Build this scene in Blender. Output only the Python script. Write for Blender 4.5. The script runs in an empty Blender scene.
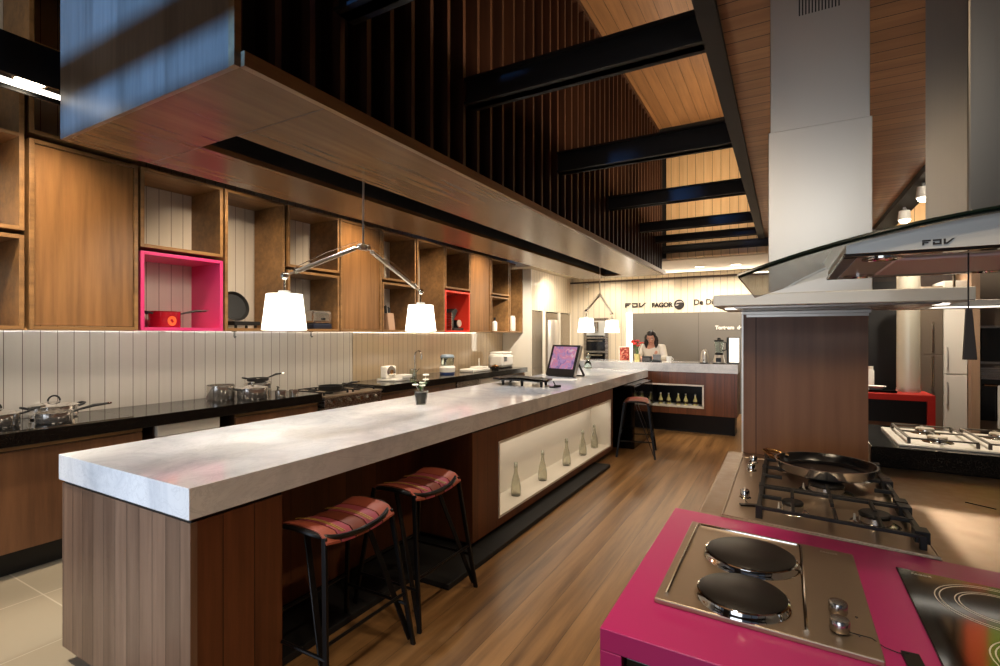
import bpy, bmesh, math, random
from mathutils import Vector, Matrix
random.seed(7)
PI = math.pi
SC = bpy.context.scene
COL = SC.collection

# ------------------------------------------------------------------ materials
def lin(c):
    return tuple((v/12.92 if v <= .04045 else ((v+.055)/1.055)**2.4) for v in (x/255. for x in c)) + (1.,)

def base_mat(name, col, rough=.5, metal=0., **kw):
    m = bpy.data.materials.new(name); m.use_nodes = True
    b = m.node_tree.nodes['Principled BSDF']
    b.inputs['Base Color'].default_value = lin(col)
    b.inputs['Roughness'].default_value = rough
    b.inputs['Metallic'].default_value = metal
    for k, v in kw.items():
        b.inputs[k].default_value = v
    return m

class NT:
    def __init__(s, m):
        s.m = m; s.t = m.node_tree; s.b = s.t.nodes['Principled BSDF']
    def n(s, typ, **kw):
        nd = s.t.nodes.new(typ)
        for k, v in kw.items():
            if hasattr(nd, k): setattr(nd, k, v)
            else: nd.inputs[k].default_value = v
        return nd
    def l(s, a, b): s.t.links.new(a, b)
    def coords(s, scale=(1, 1, 1), rot=(0, 0, 0), src='Object'):
        tc = s.n('ShaderNodeTexCoord'); mp = s.n('ShaderNodeMapping')
        mp.inputs['Scale'].default_value = scale; mp.inputs['Rotation'].default_value = rot
        s.l(tc.outputs[src], mp.inputs['Vector']); return mp.outputs['Vector']
    def ramp(s, fac, stops):
        r = s.n('ShaderNodeValToRGB'); e = r.color_ramp.elements
        while len(e) < len(stops): e.new(.5)
        for el, (p, c) in zip(e, stops): el.position = p; el.color = lin(c)
        s.l(fac, r.inputs['Fac']); return r.outputs['Color']
    def mix(s, fac, a, b, mode='MIX'):
        x = s.n('ShaderNodeMix', data_type='RGBA', blend_type=mode)
        for sock, v in ((x.inputs[0], fac), (x.inputs[6], a), (x.inputs[7], b)):
            if hasattr(v, 'links'): s.l(v, sock)
            else: sock.default_value = v
        return x.outputs[2]
    def math(s, op, a, b=None, c=None):
        x = s.n('ShaderNodeMath', operation=op)
        for i, v in enumerate((a, b, c)):
            if v is None: continue
            if hasattr(v, 'links'): s.l(v, x.inputs[i])
            else: x.inputs[i].default_value = v
        return x.outputs[0]
    def bump(s, h, strength=.2, dist=.01):
        b = s.n('ShaderNodeBump'); b.inputs['Strength'].default_value = strength; b.inputs['Distance'].default_value = dist
        s.l(h, b.inputs['Height']); s.l(b.outputs['Normal'], s.b.inputs['Normal'])

def wood(name, dark, light, grain='z', rough=.4, plank=None, pitch=.1, gap=.004, tone=.35, coat=0., offs=0., mid=None, fine=22):
    """procedural wood; grain = axis the fibres run along, plank = axis across which boards repeat"""
    m = base_mat(name, light, rough); q = NT(m)
    st = {'x': (.06, 1, 1), 'y': (1, .06, 1), 'z': (1, 1, .06)}[grain]
    v = q.coords(tuple(a*fine for a in st))
    nz = q.n('ShaderNodeTexNoise', Scale=1., Detail=5., Roughness=.62); 
    v2 = q.coords(tuple(a*4 for a in st))
    n2 = q.n('ShaderNodeTexNoise', Scale=1., Detail=3., Distortion=.6)
    if plank:
        tc = q.n('ShaderNodeTexCoord'); sp = q.n('ShaderNodeSeparateXYZ'); q.l(tc.outputs['Object'], sp.inputs[0])
        ax = sp.outputs[plank.upper()]
        u = q.math('DIVIDE', q.math('ADD', ax, offs), pitch)
        idx = q.math('FLOOR', u); fr = q.math('FRACT', u)
        wn = q.n('ShaderNodeTexWhiteNoise', noise_dimensions='1D'); q.l(idx, wn.inputs['W'])
        cm = q.n('ShaderNodeCombineXYZ')
        for i in range(3): q.l(q.math('MULTIPLY', wn.outputs['Value'], 17.3+i*5), cm.inputs[i])
        for vec, node in ((v, nz), (v2, n2)):
            ad = q.n('ShaderNodeVectorMath', operation='ADD'); q.l(vec, ad.inputs[0]); q.l(cm.outputs[0], ad.inputs[1])
            q.l(ad.outputs[0], node.inputs['Vector'])
    else:
        q.l(v, nz.inputs['Vector']); q.l(v2, n2.inputs['Vector'])
    f = q.math('ADD', q.math('MULTIPLY', nz.outputs['Fac'], .55), q.math('MULTIPLY', n2.outputs['Fac'], .45))
    col = q.ramp(f, [(.36, dark), (.64, light)])
    if plank:
        t = q.math('MULTIPLY_ADD', wn.outputs['Value'], tone, 1-tone/2)
        hs = q.n('ShaderNodeHueSaturation'); q.l(t, hs.inputs['Value']); q.l(col, hs.inputs['Color'])
        g = q.math('LESS_THAN', fr, gap/pitch)
        col = q.mix(g, hs.outputs['Color'], lin(tuple(c*.28 for c in dark)))
        q.bump(q.math('SUBTRACT', 1., g), .6, .004)
    q.l(col, q.b.inputs['Base Color'])
    if coat: q.b.inputs['Coat Weight'].default_value = coat; q.b.inputs['Coat Roughness'].default_value = .12
    return m

def marble():
    m = base_mat('carrara_marble', (228, 226, 224), .07); q = NT(m)
    v = q.coords((1.1, 1.1, 1.1), (0, 0, .9))
    n1 = q.n('ShaderNodeTexNoise', Scale=2.2, Detail=8., Roughness=.65, Distortion=1.2); q.l(v, n1.inputs['Vector'])
    v2 = q.coords((3.4, 1.3, 3.4), (0, .3, .55))
    n2 = q.n('ShaderNodeTexNoise', Scale=2.4, Detail=7., Roughness=.7, Distortion=2.0); q.l(v2, n2.inputs['Vector'])
    ve = q.math('ABSOLUTE', q.math('SUBTRACT', n2.outputs['Fac'], .5))
    vf = q.n('ShaderNodeMapRange'); vf.inputs[1].default_value = 0; vf.inputs[2].default_value = .03; vf.inputs[3].default_value = .4; vf.inputs[4].default_value = 0
    q.l(ve, vf.inputs[0])
    base = q.ramp(n1.outputs['Fac'], [(.3, (200, 203, 208)), (.52, (228, 229, 231)), (.75, (238, 239, 240))])
    vm = q.math('MULTIPLY', vf.outputs[0], n1.outputs['Fac'])
    q.l(q.mix(vm, base, lin((150, 150, 156))), q.b.inputs['Base Color'])
    return m

def granite():
    m = base_mat('black_granite', (14, 13, 12), .13); q = NT(m)
    v = q.coords((240, 240, 240)); n = q.n('ShaderNodeTexNoise', Scale=1., Detail=2.); q.l(v, n.inputs['Vector'])
    q.l(q.ramp(n.outputs['Fac'], [(.55, (11, 10, 9)), (.72, (52, 48, 43))]), q.b.inputs['Base Color'])
    return m

def brushed(name, col, rough=.3, swirl=False, dirn=(1, 60, 60)):
    m = base_mat(name, col, rough, 1.); q = NT(m)
    if swirl:
        v = q.coords((26, 26, 26)); n = q.n('ShaderNodeTexVoronoi', Scale=1.); q.l(v, n.inputs['Vector'])
        q.l(q.math('MULTIPLY_ADD', n.outputs['Distance'], .12, rough-.04), q.b.inputs['Roughness'])
        n2 = q.n('ShaderNodeTexNoise', Scale=30.); q.bump(n2.outputs['Fac'], .08, .002)
    else:
        v = q.coords(tuple(4*a for a in dirn)); n = q.n('ShaderNodeTexNoise', Scale=1., Detail=3.); q.l(v, n.inputs['Vector'])
        q.l(q.math('MULTIPLY_ADD', n.outputs['Fac'], .06, rough-.03), q.b.inputs['Roughness'])
    return m

def emit(name, col, strength):
    m = base_mat(name, col, .5)
    b = m.node_tree.nodes['Principled BSDF']
    b.inputs['Emission Color'].default_value = lin(col); b.inputs['Emission Strength'].default_value = strength
    return m

def glass(name, col=(235, 245, 242), rough=.0, ior=1.45):
    m = base_mat(name, col, rough)
    b = m.node_tree.nodes['Principled BSDF']
    b.inputs['Transmission Weight'].default_value = 1.; b.inputs['IOR'].default_value = ior
    return m

def planks_white(name, axis, pitch, col=(206, 198, 186), rough=.3, offs=0., coat=.5):
    m = base_mat(name, col, rough); q = NT(m)
    tc = q.n('ShaderNodeTexCoord'); sp = q.n('ShaderNodeSeparateXYZ'); q.l(tc.outputs['Object'], sp.inputs[0])
    u = q.math('DIVIDE', q.math('ADD', sp.outputs[axis.upper()], offs), pitch)
    g = q.math('LESS_THAN', q.math('FRACT', u), .045)
    wn = q.n('ShaderNodeTexWhiteNoise', noise_dimensions='1D'); q.l(q.math('FLOOR', u), wn.inputs['W'])
    v = q.coords((30, 30, 1.2)); n = q.n('ShaderNodeTexNoise', Scale=1., Detail=4.); q.l(v, n.inputs['Vector'])
    t = q.math('ADD', q.math('MULTIPLY', wn.outputs['Value'], .10), q.math('MULTIPLY', n.outputs['Fac'], .14))
    c = q.mix(t, lin(col), lin(tuple(x*.55 for x in col)))
    q.l(q.mix(g, c, lin((92, 80, 66))), q.b.inputs['Base Color'])
    q.bump(q.math('SUBTRACT', 1., g), .5, .004)
    q.b.inputs['Coat Weight'].default_value = coat; q.b.inputs['Coat Roughness'].default_value = .04
    return m

M = {}
M['cab'] = wood('cabinet_oak', (104, 72, 40), (146, 104, 62), 'z', .42)
M['cab_h'] = wood('cabinet_oak_frame', (104, 76, 46), (148, 110, 68), 'y', .42)
M['base_wood'] = wood('base_cabinet_walnut', (92, 60, 38), (128, 88, 58), 'z', .42)
M['isl_end'] = wood('island_boards', (98, 74, 58), (134, 106, 86), 'z', .36, 'x', .0955, .003, .3, offs=0.0)
M['isl_side'] = wood('island_walnut_boards', (80, 45, 25), (114, 68, 40), 'z', .38, 'y', .13, .003, .35)
M['isl_x'] = wood('return_walnut_boards', (82, 46, 26), (118, 70, 42), 'z', .4, 'x', .13, .003, .35)
M['bulk'] = wood('bulkhead_veneer', (90, 62, 40), (122, 90, 60), 'y', .24, None)
M['bulk_end'] = wood('bulkhead_end_veneer', (104, 84, 66), (138, 114, 92), 'z', .3, None, fine=34)
M['slat'] = wood('slat_walnut', (44, 24, 15), (74, 44, 28), 'z', .45)
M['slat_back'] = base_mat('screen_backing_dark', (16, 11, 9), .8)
M['beam'] = base_mat('dark_steel_beam', (17, 14, 12), .65)
M['ceil_wood'] = wood('void_ceiling_boards', (120, 84, 53), (154, 112, 72), 'y', .4, 'x', .14, .004, .3)
M['end_wood'] = wood('end_wall_boards', (208, 170, 122), (226, 192, 144), 'z', .5, 'x', .125, .005, .12)
M['ceil_right'] = wood('lower_ceiling_boards', (160, 114, 78), (196, 148, 104), 'x', .45, 'y', .115, .006, .18)
M['panel'] = wood('partition_walnut', (124, 84, 56), (146, 102, 70), 'z', .4)
M['dark_wood'] = wood('dark_wood', (42, 26, 16), (62, 40, 26), 'z', .5)
M['marble'] = marble()
M['granite'] = granite()
M['white_wall'] = planks_white('white_planks_side', 'y', .1003, offs=.043)
M['white_far'] = planks_white('white_planks_far', 'x', .12, (226, 212, 188), .45, coat=.1)
M['cream'] = base_mat('cream_plaster', (226, 214, 192), .6)
M['white'] = base_mat('white_lacquer', (226, 220, 208), .35)
M['white_plastic'] = base_mat('white_plastic', (232, 230, 224), .3)
M['black'] = base_mat('black_matt', (12, 11, 11), .5)
M['plinth'] = base_mat('plinth_black', (8, 7, 7), .75)
M['black_gloss'] = base_mat('black_gloss', (8, 8, 8), .08)
M['black_paint'] = base_mat('black_metal', (14, 13, 13), .35, .3)
M['iron'] = base_mat('cast_iron', (24, 24, 25), .5, .2)
M['plate'] = base_mat('hot_plate_black', (26, 23, 21), .42, .3)
M['chrome'] = base_mat('chrome', (215, 212, 206), .07, 1.)
M['steel'] = brushed('brushed_steel', (176, 168, 158), .27)
M['steel_pot'] = base_mat('polished_steel', (230, 224, 216), .12, .9)
M['steel_top'] = brushed('swirled_steel', (150, 128, 106), .34, True)
M['steel_hob'] = brushed('hob_steel', (168, 150, 130), .38, dirn=(3, 90, 90))
M['steel_hob'].node_tree.nodes['Principled BSDF'].inputs['Metallic'].default_value = .8
M['hood_lightened'] = brushed('hood_lightened_steel', (214, 214, 208), .45, dirn=(3, 90, 90))  # hood steel lightened: light on the canopies put into the colour
M['hood_lightened'].node_tree.nodes['Principled BSDF'].inputs['Metallic'].default_value = .55
M['hood'] = brushed('hood_steel', (192, 186, 176), .36, dirn=(60, 60, 1))
M['hood_dk'] = brushed('hood_steel_side', (150, 142, 130), .3, dirn=(60, 60, 1))
M['alu'] = base_mat('satin_aluminium', (206, 198, 186), .3, .65)
M['pink'] = base_mat('magenta_lacquer', (180, 44, 112), .3)
M['pink_box'] = base_mat('pink_lacquer', (206, 56, 116), .35)
M['red_box'] = base_mat('coral_red_lacquer', (226, 62, 44), .38)
M['red'] = base_mat('red_lacquer', (186, 42, 34), .38)
M['pot_red'] = base_mat('red_enamel', (150, 22, 34), .15)
M['shade'] = emit('lit_lampshade', (255, 246, 228), 3.2)
M['lens'] = emit('lit_lens', (255, 240, 212), 14.)
M['strip'] = emit('lit_strip', (255, 246, 230), 3.)
M['litbox'] = emit('lit_panel', (255, 246, 230), 1.6)
M['glass'] = glass('clear_glass')
M['glass_hood'] = glass('tinted_hood_glass', (228, 230, 224), ior=1.12)
M['glass_edge'] = base_mat('green_glass_edge', (10, 26, 22), .1)
M['bottle'] = glass('bottle_glass', (250, 250, 238), .04, 1.25)
M['bottle'].node_tree.nodes['Principled BSDF'].inputs['Transmission Weight'].default_value = .85
M['knob'] = base_mat('turned_steel', (196, 192, 186), .22, 1.)
M['mesh'] = brushed('filter_mesh', (236, 212, 208), .45, dirn=(60, 60, 60))
M['mesh'].node_tree.nodes['Principled BSDF'].inputs['Metallic'].default_value = .35
M['grey_panel'] = base_mat('grey_backdrop', (108, 103, 96), .5)
M['skin'] = base_mat('skin', (206, 150, 124), .5)
M['hair'] = base_mat('dark_hair', (24, 15, 12), .45)
M['blouse'] = base_mat('white_blouse', (224, 216, 202), .7)
M['trousers'] = base_mat('dark_trousers', (28, 27, 30), .7)
M['leaf'] = base_mat('green_leaf', (72, 116, 44), .45)
M['petal'] = base_mat('white_petal', (236, 230, 214), .5)
M['petal_red'] = base_mat('red_petal', (208, 48, 36), .5)
M['soil'] = base_mat('dark_soil', (112, 92, 90), .9)
M['vase'] = base_mat('pale_yellow_ceramic', (222, 210, 140), .35)
M['sal'] = base_mat('salmon_leather', (158, 80, 60), .5)
M['pnk'] = base_mat('rose_leather', (154, 68, 80), .5)
M['brn'] = base_mat('rust_leather', (112, 52, 34), .5)
M['gold'] = base_mat('gold_thread', (178, 140, 72), .4)
M['blue'] = base_mat('blue_plastic', (44, 66, 120), .3)
M['copper'] = base_mat('copper_brass', (196, 150, 100), .2, 1.)
M['paper'] = base_mat('white_paper', (236, 232, 224), .7)
M['cord'] = base_mat('black_cord', (14, 14, 14), .6)
M['ink'] = base_mat('dark_lettering', (30, 24, 20), .45)
M['ink_w'] = base_mat('white_lettering', (240, 234, 222), .5)
M['orange'] = base_mat('orange_print', (236, 96, 44), .6)
M['green'] = base_mat('green_print', (140, 168, 52), .6)

def floor_wood():
    m = wood('floor_oak_boards', (86, 60, 35), (154, 116, 73), 'y', .3, 'x', .16, .002, .16, fine=14)
    return m
M['floor'] = floor_wood()
def tile():
    m = base_mat('beige_tile', (176, 166, 146), .22); q = NT(m)
    v = q.coords((1, 1, 1)); bt = q.n('ShaderNodeTexBrick', offset=0.); q.l(v, bt.inputs['Vector'])
    bt.inputs['Scale'].default_value = 1.; bt.inputs['Brick Width'].default_value = .62; bt.inputs['Row Height'].default_value = .62
    bt.inputs['Mortar Size'].default_value = .004; bt.inputs['Color1'].default_value = lin((172, 160, 138)); bt.inputs['Color2'].default_value = lin((160, 150, 130)); bt.inputs['Mortar'].default_value = lin((198, 186, 164))
    n = q.n('ShaderNodeTexNoise', Scale=3., Detail=6.)
    q.l(q.mix(q.math('MULTIPLY', n.outputs['Fac'], .3), bt.outputs['Color'], lin((128, 118, 100))), q.b.inputs['Base Color'])
    return m
M['tile'] = tile()
def screen_mat():
    m = base_mat('tablet_picture', (180, 130, 170), .2); q = NT(m)
    v = q.coords((9, 9, 9)); n = q.n('ShaderNodeTexNoise', Scale=1., Detail=4., Distortion=1.5); q.l(v, n.inputs['Vector'])
    c = q.ramp(n.outputs['Fac'], [(.3, (84, 70, 120)), (.45, (160, 130, 172)), (.55, (190, 118, 140)), (.7, (190, 190, 198))])
    q.l(c, q.b.inputs['Base Color']); q.l(c, q.b.inputs['Emission Color']); q.b.inputs['Emission Strength'].default_value = .3
    return m
M['screen'] = screen_mat()
def print_mat():
    m = base_mat('framed_print', (150, 60, 50), .4); q = NT(m)
    v = q.coords((30, 30, 30)); n = q.n('ShaderNodeTexNoise', Scale=1., Detail=3.); q.l(v, n.inputs['Vector'])
    q.l(q.ramp(n.outputs['Fac'], [(.35, (70, 40, 30)), (.5, (176, 58, 48)), (.65, (210, 170, 140))]), q.b.inputs['Base Color'])
    return m
M['print'] = print_mat()

# ------------------------------------------------------------------ mesh tools
class MB:
    def __init__(s): s.bm = bmesh.new()
    def _xf(s, vs, mtx):
        if mtx is not None: bmesh.ops.transform(s.bm, matrix=mtx, verts=vs)
    def box(s, x0, x1, y0, y1, z0, z1, mtx=None):
        x0, x1 = sorted((x0, x1)); y0, y1 = sorted((y0, y1)); z0, z1 = sorted((z0, z1))
        v = [s.bm.verts.new(p) for p in ((x0, y0, z0), (x1, y0, z0), (x1, y1, z0), (x0, y1, z0), (x0, y0, z1), (x1, y0, z1), (x1, y1, z1), (x0, y1, z1))]
        for f in ((3, 2, 1, 0), (4, 5, 6, 7), (0, 1, 5, 4), (1, 2, 6, 5), (2, 3, 7, 6), (3, 0, 4, 7)): s.bm.faces.new([v[i] for i in f])
        s._xf(v, mtx); return s
    def bar(s, p, q, w, h, up=(0, 0, 1)):
        p, q = Vector(p), Vector(q); d = q-p; L = d.length; z = d.normalized()
        u = Vector(up)
        if abs(u.dot(z)) > .98: u = Vector((1, 0, 0))
        x = u.cross(z).normalized(); y = z.cross(x)
        mt = Matrix((x, y, z)).transposed().to_4x4(); mt.translation = p
        return s.box(-w/2, w/2, -h/2, h/2, 0, L, mt)
    def cone(s, p, q, r0, r1, seg=20, caps=True):
        p, q = Vector(p), Vector(q); z = (q-p).normalized()
        x = z.orthogonal().normalized(); y = z.cross(x)
        A = [s.bm.verts.new(p+r0*(x*math.cos(a)+y*math.sin(a))) for a in (2*PI*i/seg for i in range(seg))]
        B = [s.bm.verts.new(q+r1*(x*math.cos(a)+y*math.sin(a))) for a in (2*PI*i/seg for i in range(seg))]
        for i in range(seg): s.bm.faces.new((A[i], A[(i+1) % seg], B[(i+1) % seg], B[i]))
        if caps: s.bm.faces.new(A[::-1]); s.bm.faces.new(B)
        return s
    def lathe(s, prof, c=(0, 0, 0), seg=32, mtx=None):
        rings = []; allv = []
        for r, z in prof:
            if r < 1e-5: ring = [s.bm.verts.new((0, 0, z))]
            else: ring = [s.bm.verts.new((r*math.cos(2*PI*i/seg), r*math.sin(2*PI*i/seg), z)) for i in range(seg)]
            rings.append(ring); allv += ring
        for a, b in zip(rings, rings[1:]):
            for i in range(seg):
                j = (i+1) % seg
                if len(a) == 1 and len(b) == 1: continue
                if len(a) == 1: s.bm.faces.new((a[0], b[j], b[i]))
                elif len(b) == 1: s.bm.faces.new((a[i], a[j], b[0]))
                else: s.bm.faces.new((a[i], a[j], b[j], b[i]))
        s._xf(allv, mtx)
        bmesh.ops.translate(s.bm, vec=Vector(c), verts=allv); return s
    def tube(s, pts, r, seg=10, closed=False):
        pts = [Vector(p) for p in pts]; n = len(pts); rs = r if isinstance(r, (list, tuple)) else [r]*n
        rings = []; prev = None
        for i, p in enumerate(pts):
            a = pts[(i-1) % n] if (i > 0 or closed) else p
            b = pts[(i+1) % n] if (i < n-1 or closed) else p
            t = (b-a).normalized()
            x = t.orthogonal().normalized() if prev is None else (prev-t*prev.dot(t)).normalized()
            prev = x; y = t.cross(x)
            rings.append([s.bm.verts.new(p+rs[i]*(x*math.cos(2*PI*k/seg)+y*math.sin(2*PI*k/seg))) for k in range(seg)])
        for i in range(n if closed else n-1):
            A, B = rings[i], rings[(i+1) % n]
            for k in range(seg): s.bm.faces.new((A[k], A[(k+1) % seg], B[(k+1) % seg], B[k]))
        if not closed: s.bm.faces.new(rings[0][::-1]); s.bm.faces.new(rings[-1])
        return s
    def prism(s, poly, d0, d1, axis='y'):
        """poly: 2-D outline; axis 'y': (x,z) extruded along y; 'z': (x,y); 'x': (y,z)"""
        def P(a, b, d): return {'y': (a, d, b), 'z': (a, b, d), 'x': (d, a, b)}[axis]
        A = [s.bm.verts.new(P(a, b, d0)) for a, b in poly]; B = [s.bm.verts.new(P(a, b, d1)) for a, b in poly]
        n = len(poly)
        for i in range(n): s.bm.faces.new((A[i], A[(i+1) % n], B[(i+1) % n], B[i]))
        s.bm.faces.new(A[::-1]); s.bm.faces.new(B); return s
    def ball(s, c, r, sc=(1, 1, 1), seg=16, mtx=None):
        mt = Matrix.Translation(c) @ (mtx or Matrix()) @ Matrix.Diagonal((sc[0]*r, sc[1]*r, sc[2]*r, 1))
        bmesh.ops.create_uvsphere(s.bm, u_segments=seg, v_segments=max(8, seg//2), radius=1, matrix=mt); return s
    def warp(s, fn):
        for v in s.bm.verts: v.co = fn(v.co)
        return s

def wloc(o):
    v = Vector((0, 0, 0))
    while o is not None: v += o.location; o = o.parent
    return v

def build(name, mb, mat, parent=None, bevel=0., smooth=None, subsurf=0, solid=0.):
    """link the collected shapes as ONE mesh object (vertices given in world or template coordinates)"""
    bm = mb.bm
    off = wloc(parent) if parent is not None else Vector((0, 0, 0))
    if off.length: bmesh.ops.translate(bm, vec=-off, verts=bm.verts)
    bmesh.ops.recalc_face_normals(bm, faces=bm.faces)
    me = bpy.data.meshes.new(name); bm.to_mesh(me); bm.free()
    me.materials.append(mat if not isinstance(mat, str) else M[mat])
    o = bpy.data.objects.new(name, me); COL.objects.link(o); o.parent = parent
    if smooth is None: smooth = len(me.polygons) > 30
    if smooth:
        for p in me.polygons: p.use_smooth = True
        try: me.set_sharp_from_angle(angle=math.radians(38))
        except Exception: pass
    if bevel:
        b = o.modifiers.new('bevel', 'BEVEL'); b.width = bevel; b.segments = 2; b.limit_method = 'ANGLE'; b.angle_limit = math.radians(50)
    if subsurf:
        b = o.modifiers.new('subsurf', 'SUBSURF'); b.levels = subsurf; b.render_levels = subsurf
    return o

def tag(o, label, cat, group=None):
    o['label'] = label; o['category'] = cat
    if group: o['group'] = group
    return o

def thing(name, label, cat, loc=(0, 0, 0), group=None):
    o = bpy.data.objects.new(name, None); o.empty_display_size = .05; COL.objects.link(o); o.location = loc
    return tag(o, label, cat, group)

def struct(name, mb, mat, **kw):
    o = build(name, mb, mat, **kw); o['kind'] = 'structure'; return o

def copy_tree(o, parent=None):
    c = o.copy(); COL.objects.link(c); c.parent = parent
    for ch in list(o.children): copy_tree(ch, c)
    return c

def dup(o, loc, rz, label):
    c = copy_tree(o); c.location = loc; c.rotation_euler = (0, 0, rz); c['label'] = label
    return c

def text_obj(name, body, size, loc, mat, parent=None, rot=(PI/2, 0, 0), ext=.004, bold=0., sx=1., align='LEFT'):
    cu = bpy.data.curves.new(name, 'FONT'); cu.body = body; cu.size = size; cu.extrude = ext; cu.offset = bold; cu.align_x = align
    t = bpy.data.objects.new(name, cu); COL.objects.link(t)
    bpy.context.view_layer.update()
    dg = bpy.context.evaluated_depsgraph_get()
    me = bpy.data.meshes.new_from_object(t.evaluated_get(dg))
    bpy.data.objects.remove(t); me.name = name
    from mathutils import Euler
    mt = Matrix.Translation(Vector(loc) - (wloc(parent) if parent else Vector())) @ Euler(rot).to_matrix().to_4x4() @ Matrix.Diagonal((sx, 1, 1, 1))
    me.transform(mt); me.materials.clear(); me.materials.append(M[mat])
    o = bpy.data.objects.new(name, me); COL.objects.link(o); o.parent = parent
    return o

def spot(loc, target, power, size=60, blend=.6, col=(1, .80, .56), r=.04):
    l = bpy.data.lights.new('spot_light', 'SPOT'); l.energy = power; l.color = col; l.spot_size = math.radians(size); l.spot_blend = blend; l.shadow_soft_size = r
    o = bpy.data.objects.new('spot_light', l); COL.objects.link(o); o.location = loc
    o.rotation_euler = (Vector(target)-Vector(loc)).to_track_quat('-Z', 'Y').to_euler(); return o
def area(loc, target, power, sx, sy, col=(1, .84, .62)):
    l = bpy.data.lights.new('area_light', 'AREA'); l.energy = power; l.color = col; l.shape = 'RECTANGLE'; l.size = sx; l.size_y = sy
    o = bpy.data.objects.new('area_light', l); COL.objects.link(o); o.location = loc
    o.rotation_euler = (Vector(target)-Vector(loc)).to_track_quat('-Z', 'Y').to_euler(); return o
def point(loc, power, col=(1, .82, .6), r=.05):
    l = bpy.data.lights.new('lamp_light', 'POINT'); l.energy = power; l.color = col; l.shadow_soft_size = r
    o = bpy.data.objects.new('lamp_light', l); COL.objects.link(o); o.location = loc; return o

# ------------------------------------------------------------------ camera
F = 505.; TH = math.atan2(285, F)
cam = bpy.data.cameras.new('camera'); cam.sensor_width = 36.; cam.lens = F*36/1000; cam.shift_y = .001; cam.clip_start = .03; cam.clip_end = 100
camo = bpy.data.objects.new('camera', cam); COL.objects.link(camo); camo.location = (0, 0, 1.5); camo.rotation_euler = (PI/2, 0, TH)
SC.camera = camo
vs = SC.view_settings; vs.view_transform = 'Standard'; vs.look = 'None'; vs.gamma = 1.; vs.use_curve_mapping = False; vs.exposure = 0.
SC.cycles.use_denoising = True
SC.cycles.max_bounces = 10; SC.cycles.transmission_bounces = 10; SC.cycles.glossy_bounces = 5; SC.cycles.diffuse_bounces = 4
SC.cycles.sample_clamp_indirect = 6.; SC.cycles.caustics_reflective = False; SC.cycles.caustics_refractive = False

# ------------------------------------------------------------------ setting
XW, YF = -4.74, 10.5            # left wall face, far wall face
ZV = 4.74                       # ceiling of the tall void
struct('floor', MB().box(-2.6, 3.8, -3.2, 10.7, -.1, 0), 'floor')
struct('floor', MB().box(-4.9, -2.6, -3.2, 10.7, -.1, 0), 'tile')
struct('wall_left', MB().box(-4.9, XW, -3.2, 10.7, 0, 4.9), 'white_wall')
struct('wall_far', MB().box(XW, 3.8, YF, 10.7, 0, 2.9), 'white_far')
struct('wall_right', MB().box(3.6, 3.8, -3.2, 10.5, 0, 4.9), 'cream')
struct('wall_end', MB().box(-1.70, 3.6, 8.58, 8.72, 2.74, ZV), 'end_wood')
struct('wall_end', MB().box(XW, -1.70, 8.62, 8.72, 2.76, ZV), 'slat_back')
mb = MB().box(XW, 3.6, -1.2, -1.1, 3.3, ZV)
for x in (-4.74, -2.93, .9, 3.5): mb.box(x, x+.1, -1.2, -1.1, 0, 3.3)
mb.box(-2.0, -1.0, -1.2, -1.1, 0, 3.3)  # unseen pier added to keep the blue spot off slats and beams
mb.box(XW, 3.6, -1.19, -1.11, 2.42, 2.52).box(XW, 3.6, -1.19, -1.11, 1.92, 2.335).box(XW, 3.6, -1.19, -1.11, 0, .08)  # unseen transoms added to shape the blue band on the bulkhead end
struct('wall_back', mb, 'dark_wood')
struct('ceiling', MB().box(-4.9, 3.8, -3.2, 8.72, ZV, ZV+.12), 'ceil_wood')
struct('ceiling', MB().box(-.26, 1.04, -1.1, 8.58, 2.95, 3.05), 'ceil_right')
mb = MB().box(XW, 3.6, 8.72, YF, 2.72, 2.86); mb.box(XW, -3.16, 8.2, 8.72, 2.72, 2.86)
struct('ceiling', mb, 'cream')
struct('trim_1', MB().box(XW, 3.6, YF-.03, YF, 2.60, 2.635), 'dark_wood')
struct('wall_rear', MB().box(.72, 3.6, 7.3, 7.4, 0, 2.72), 'dark_wood')
mb = MB(); mb.box(-.345, -.26, -1.1, 8.58, 2.91, 3.0)
struct('trim_2', mb, 'beam')
struct('trim_3', MB().box(1.04, 1.24, -1.1, 8.58, 2.89, 3.05), 'beam')

# slatted screen over the bulkhead
t = thing('slat_screen', 'tall dark screen of upright brown wooden slats standing above the bulkhead', 'screen', (-1.8, 5, 2.56))
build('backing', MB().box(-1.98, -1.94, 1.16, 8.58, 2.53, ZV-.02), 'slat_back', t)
build('top_rail', MB().box(-1.87, -1.732, 1.12, 8.5, ZV-.05, ZV-.005), 'slat', t)
for k in range(45):
    y = 1.122+.1652*k
    if y > 8.5: break
    build('slat', MB().box(-1.86, -1.735, y, y+.028, 2.53, ZV-.05), 'slat', t)

# bulkhead (hanging box with a lighting slot)
t = thing('bulkhead', 'long suspended brown veneer bulkhead hanging above the island, lighting slot underneath', 'bulkhead', (-2.43, 4.8, 2.47))
mb = MB()
mb.box(-3.145, -2.64, 1.135, 8.55, 2.47, 2.50); mb.box(-2.34, -1.73, 1.135, 8.55, 2.47, 2.50)
mb.box(-2.64, -2.34, 1.135, 1.52, 2.47, 2.50); mb.box(-2.64, -2.34, 8.25, 8.55, 2.47, 2.50)
mb.box(-3.145, -3.12, 1.135, 8.55, 2.50, ZV-.02)
build('soffit_panel', mb, 'bulk', t)
build('end_panel', MB().box(-3.145, -1.76, 1.115, 1.135, 2.47, ZV-.02), 'bulk_end', t)
mb = MB().box(-1.73, -1.70, 1.135, 8.55, 2.47, 2.525); mb.box(-1.76, -1.725, 1.112, 1.138, 2.47, ZV-.02)
build('edge_trim', mb, 'cab_h', t)
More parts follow.
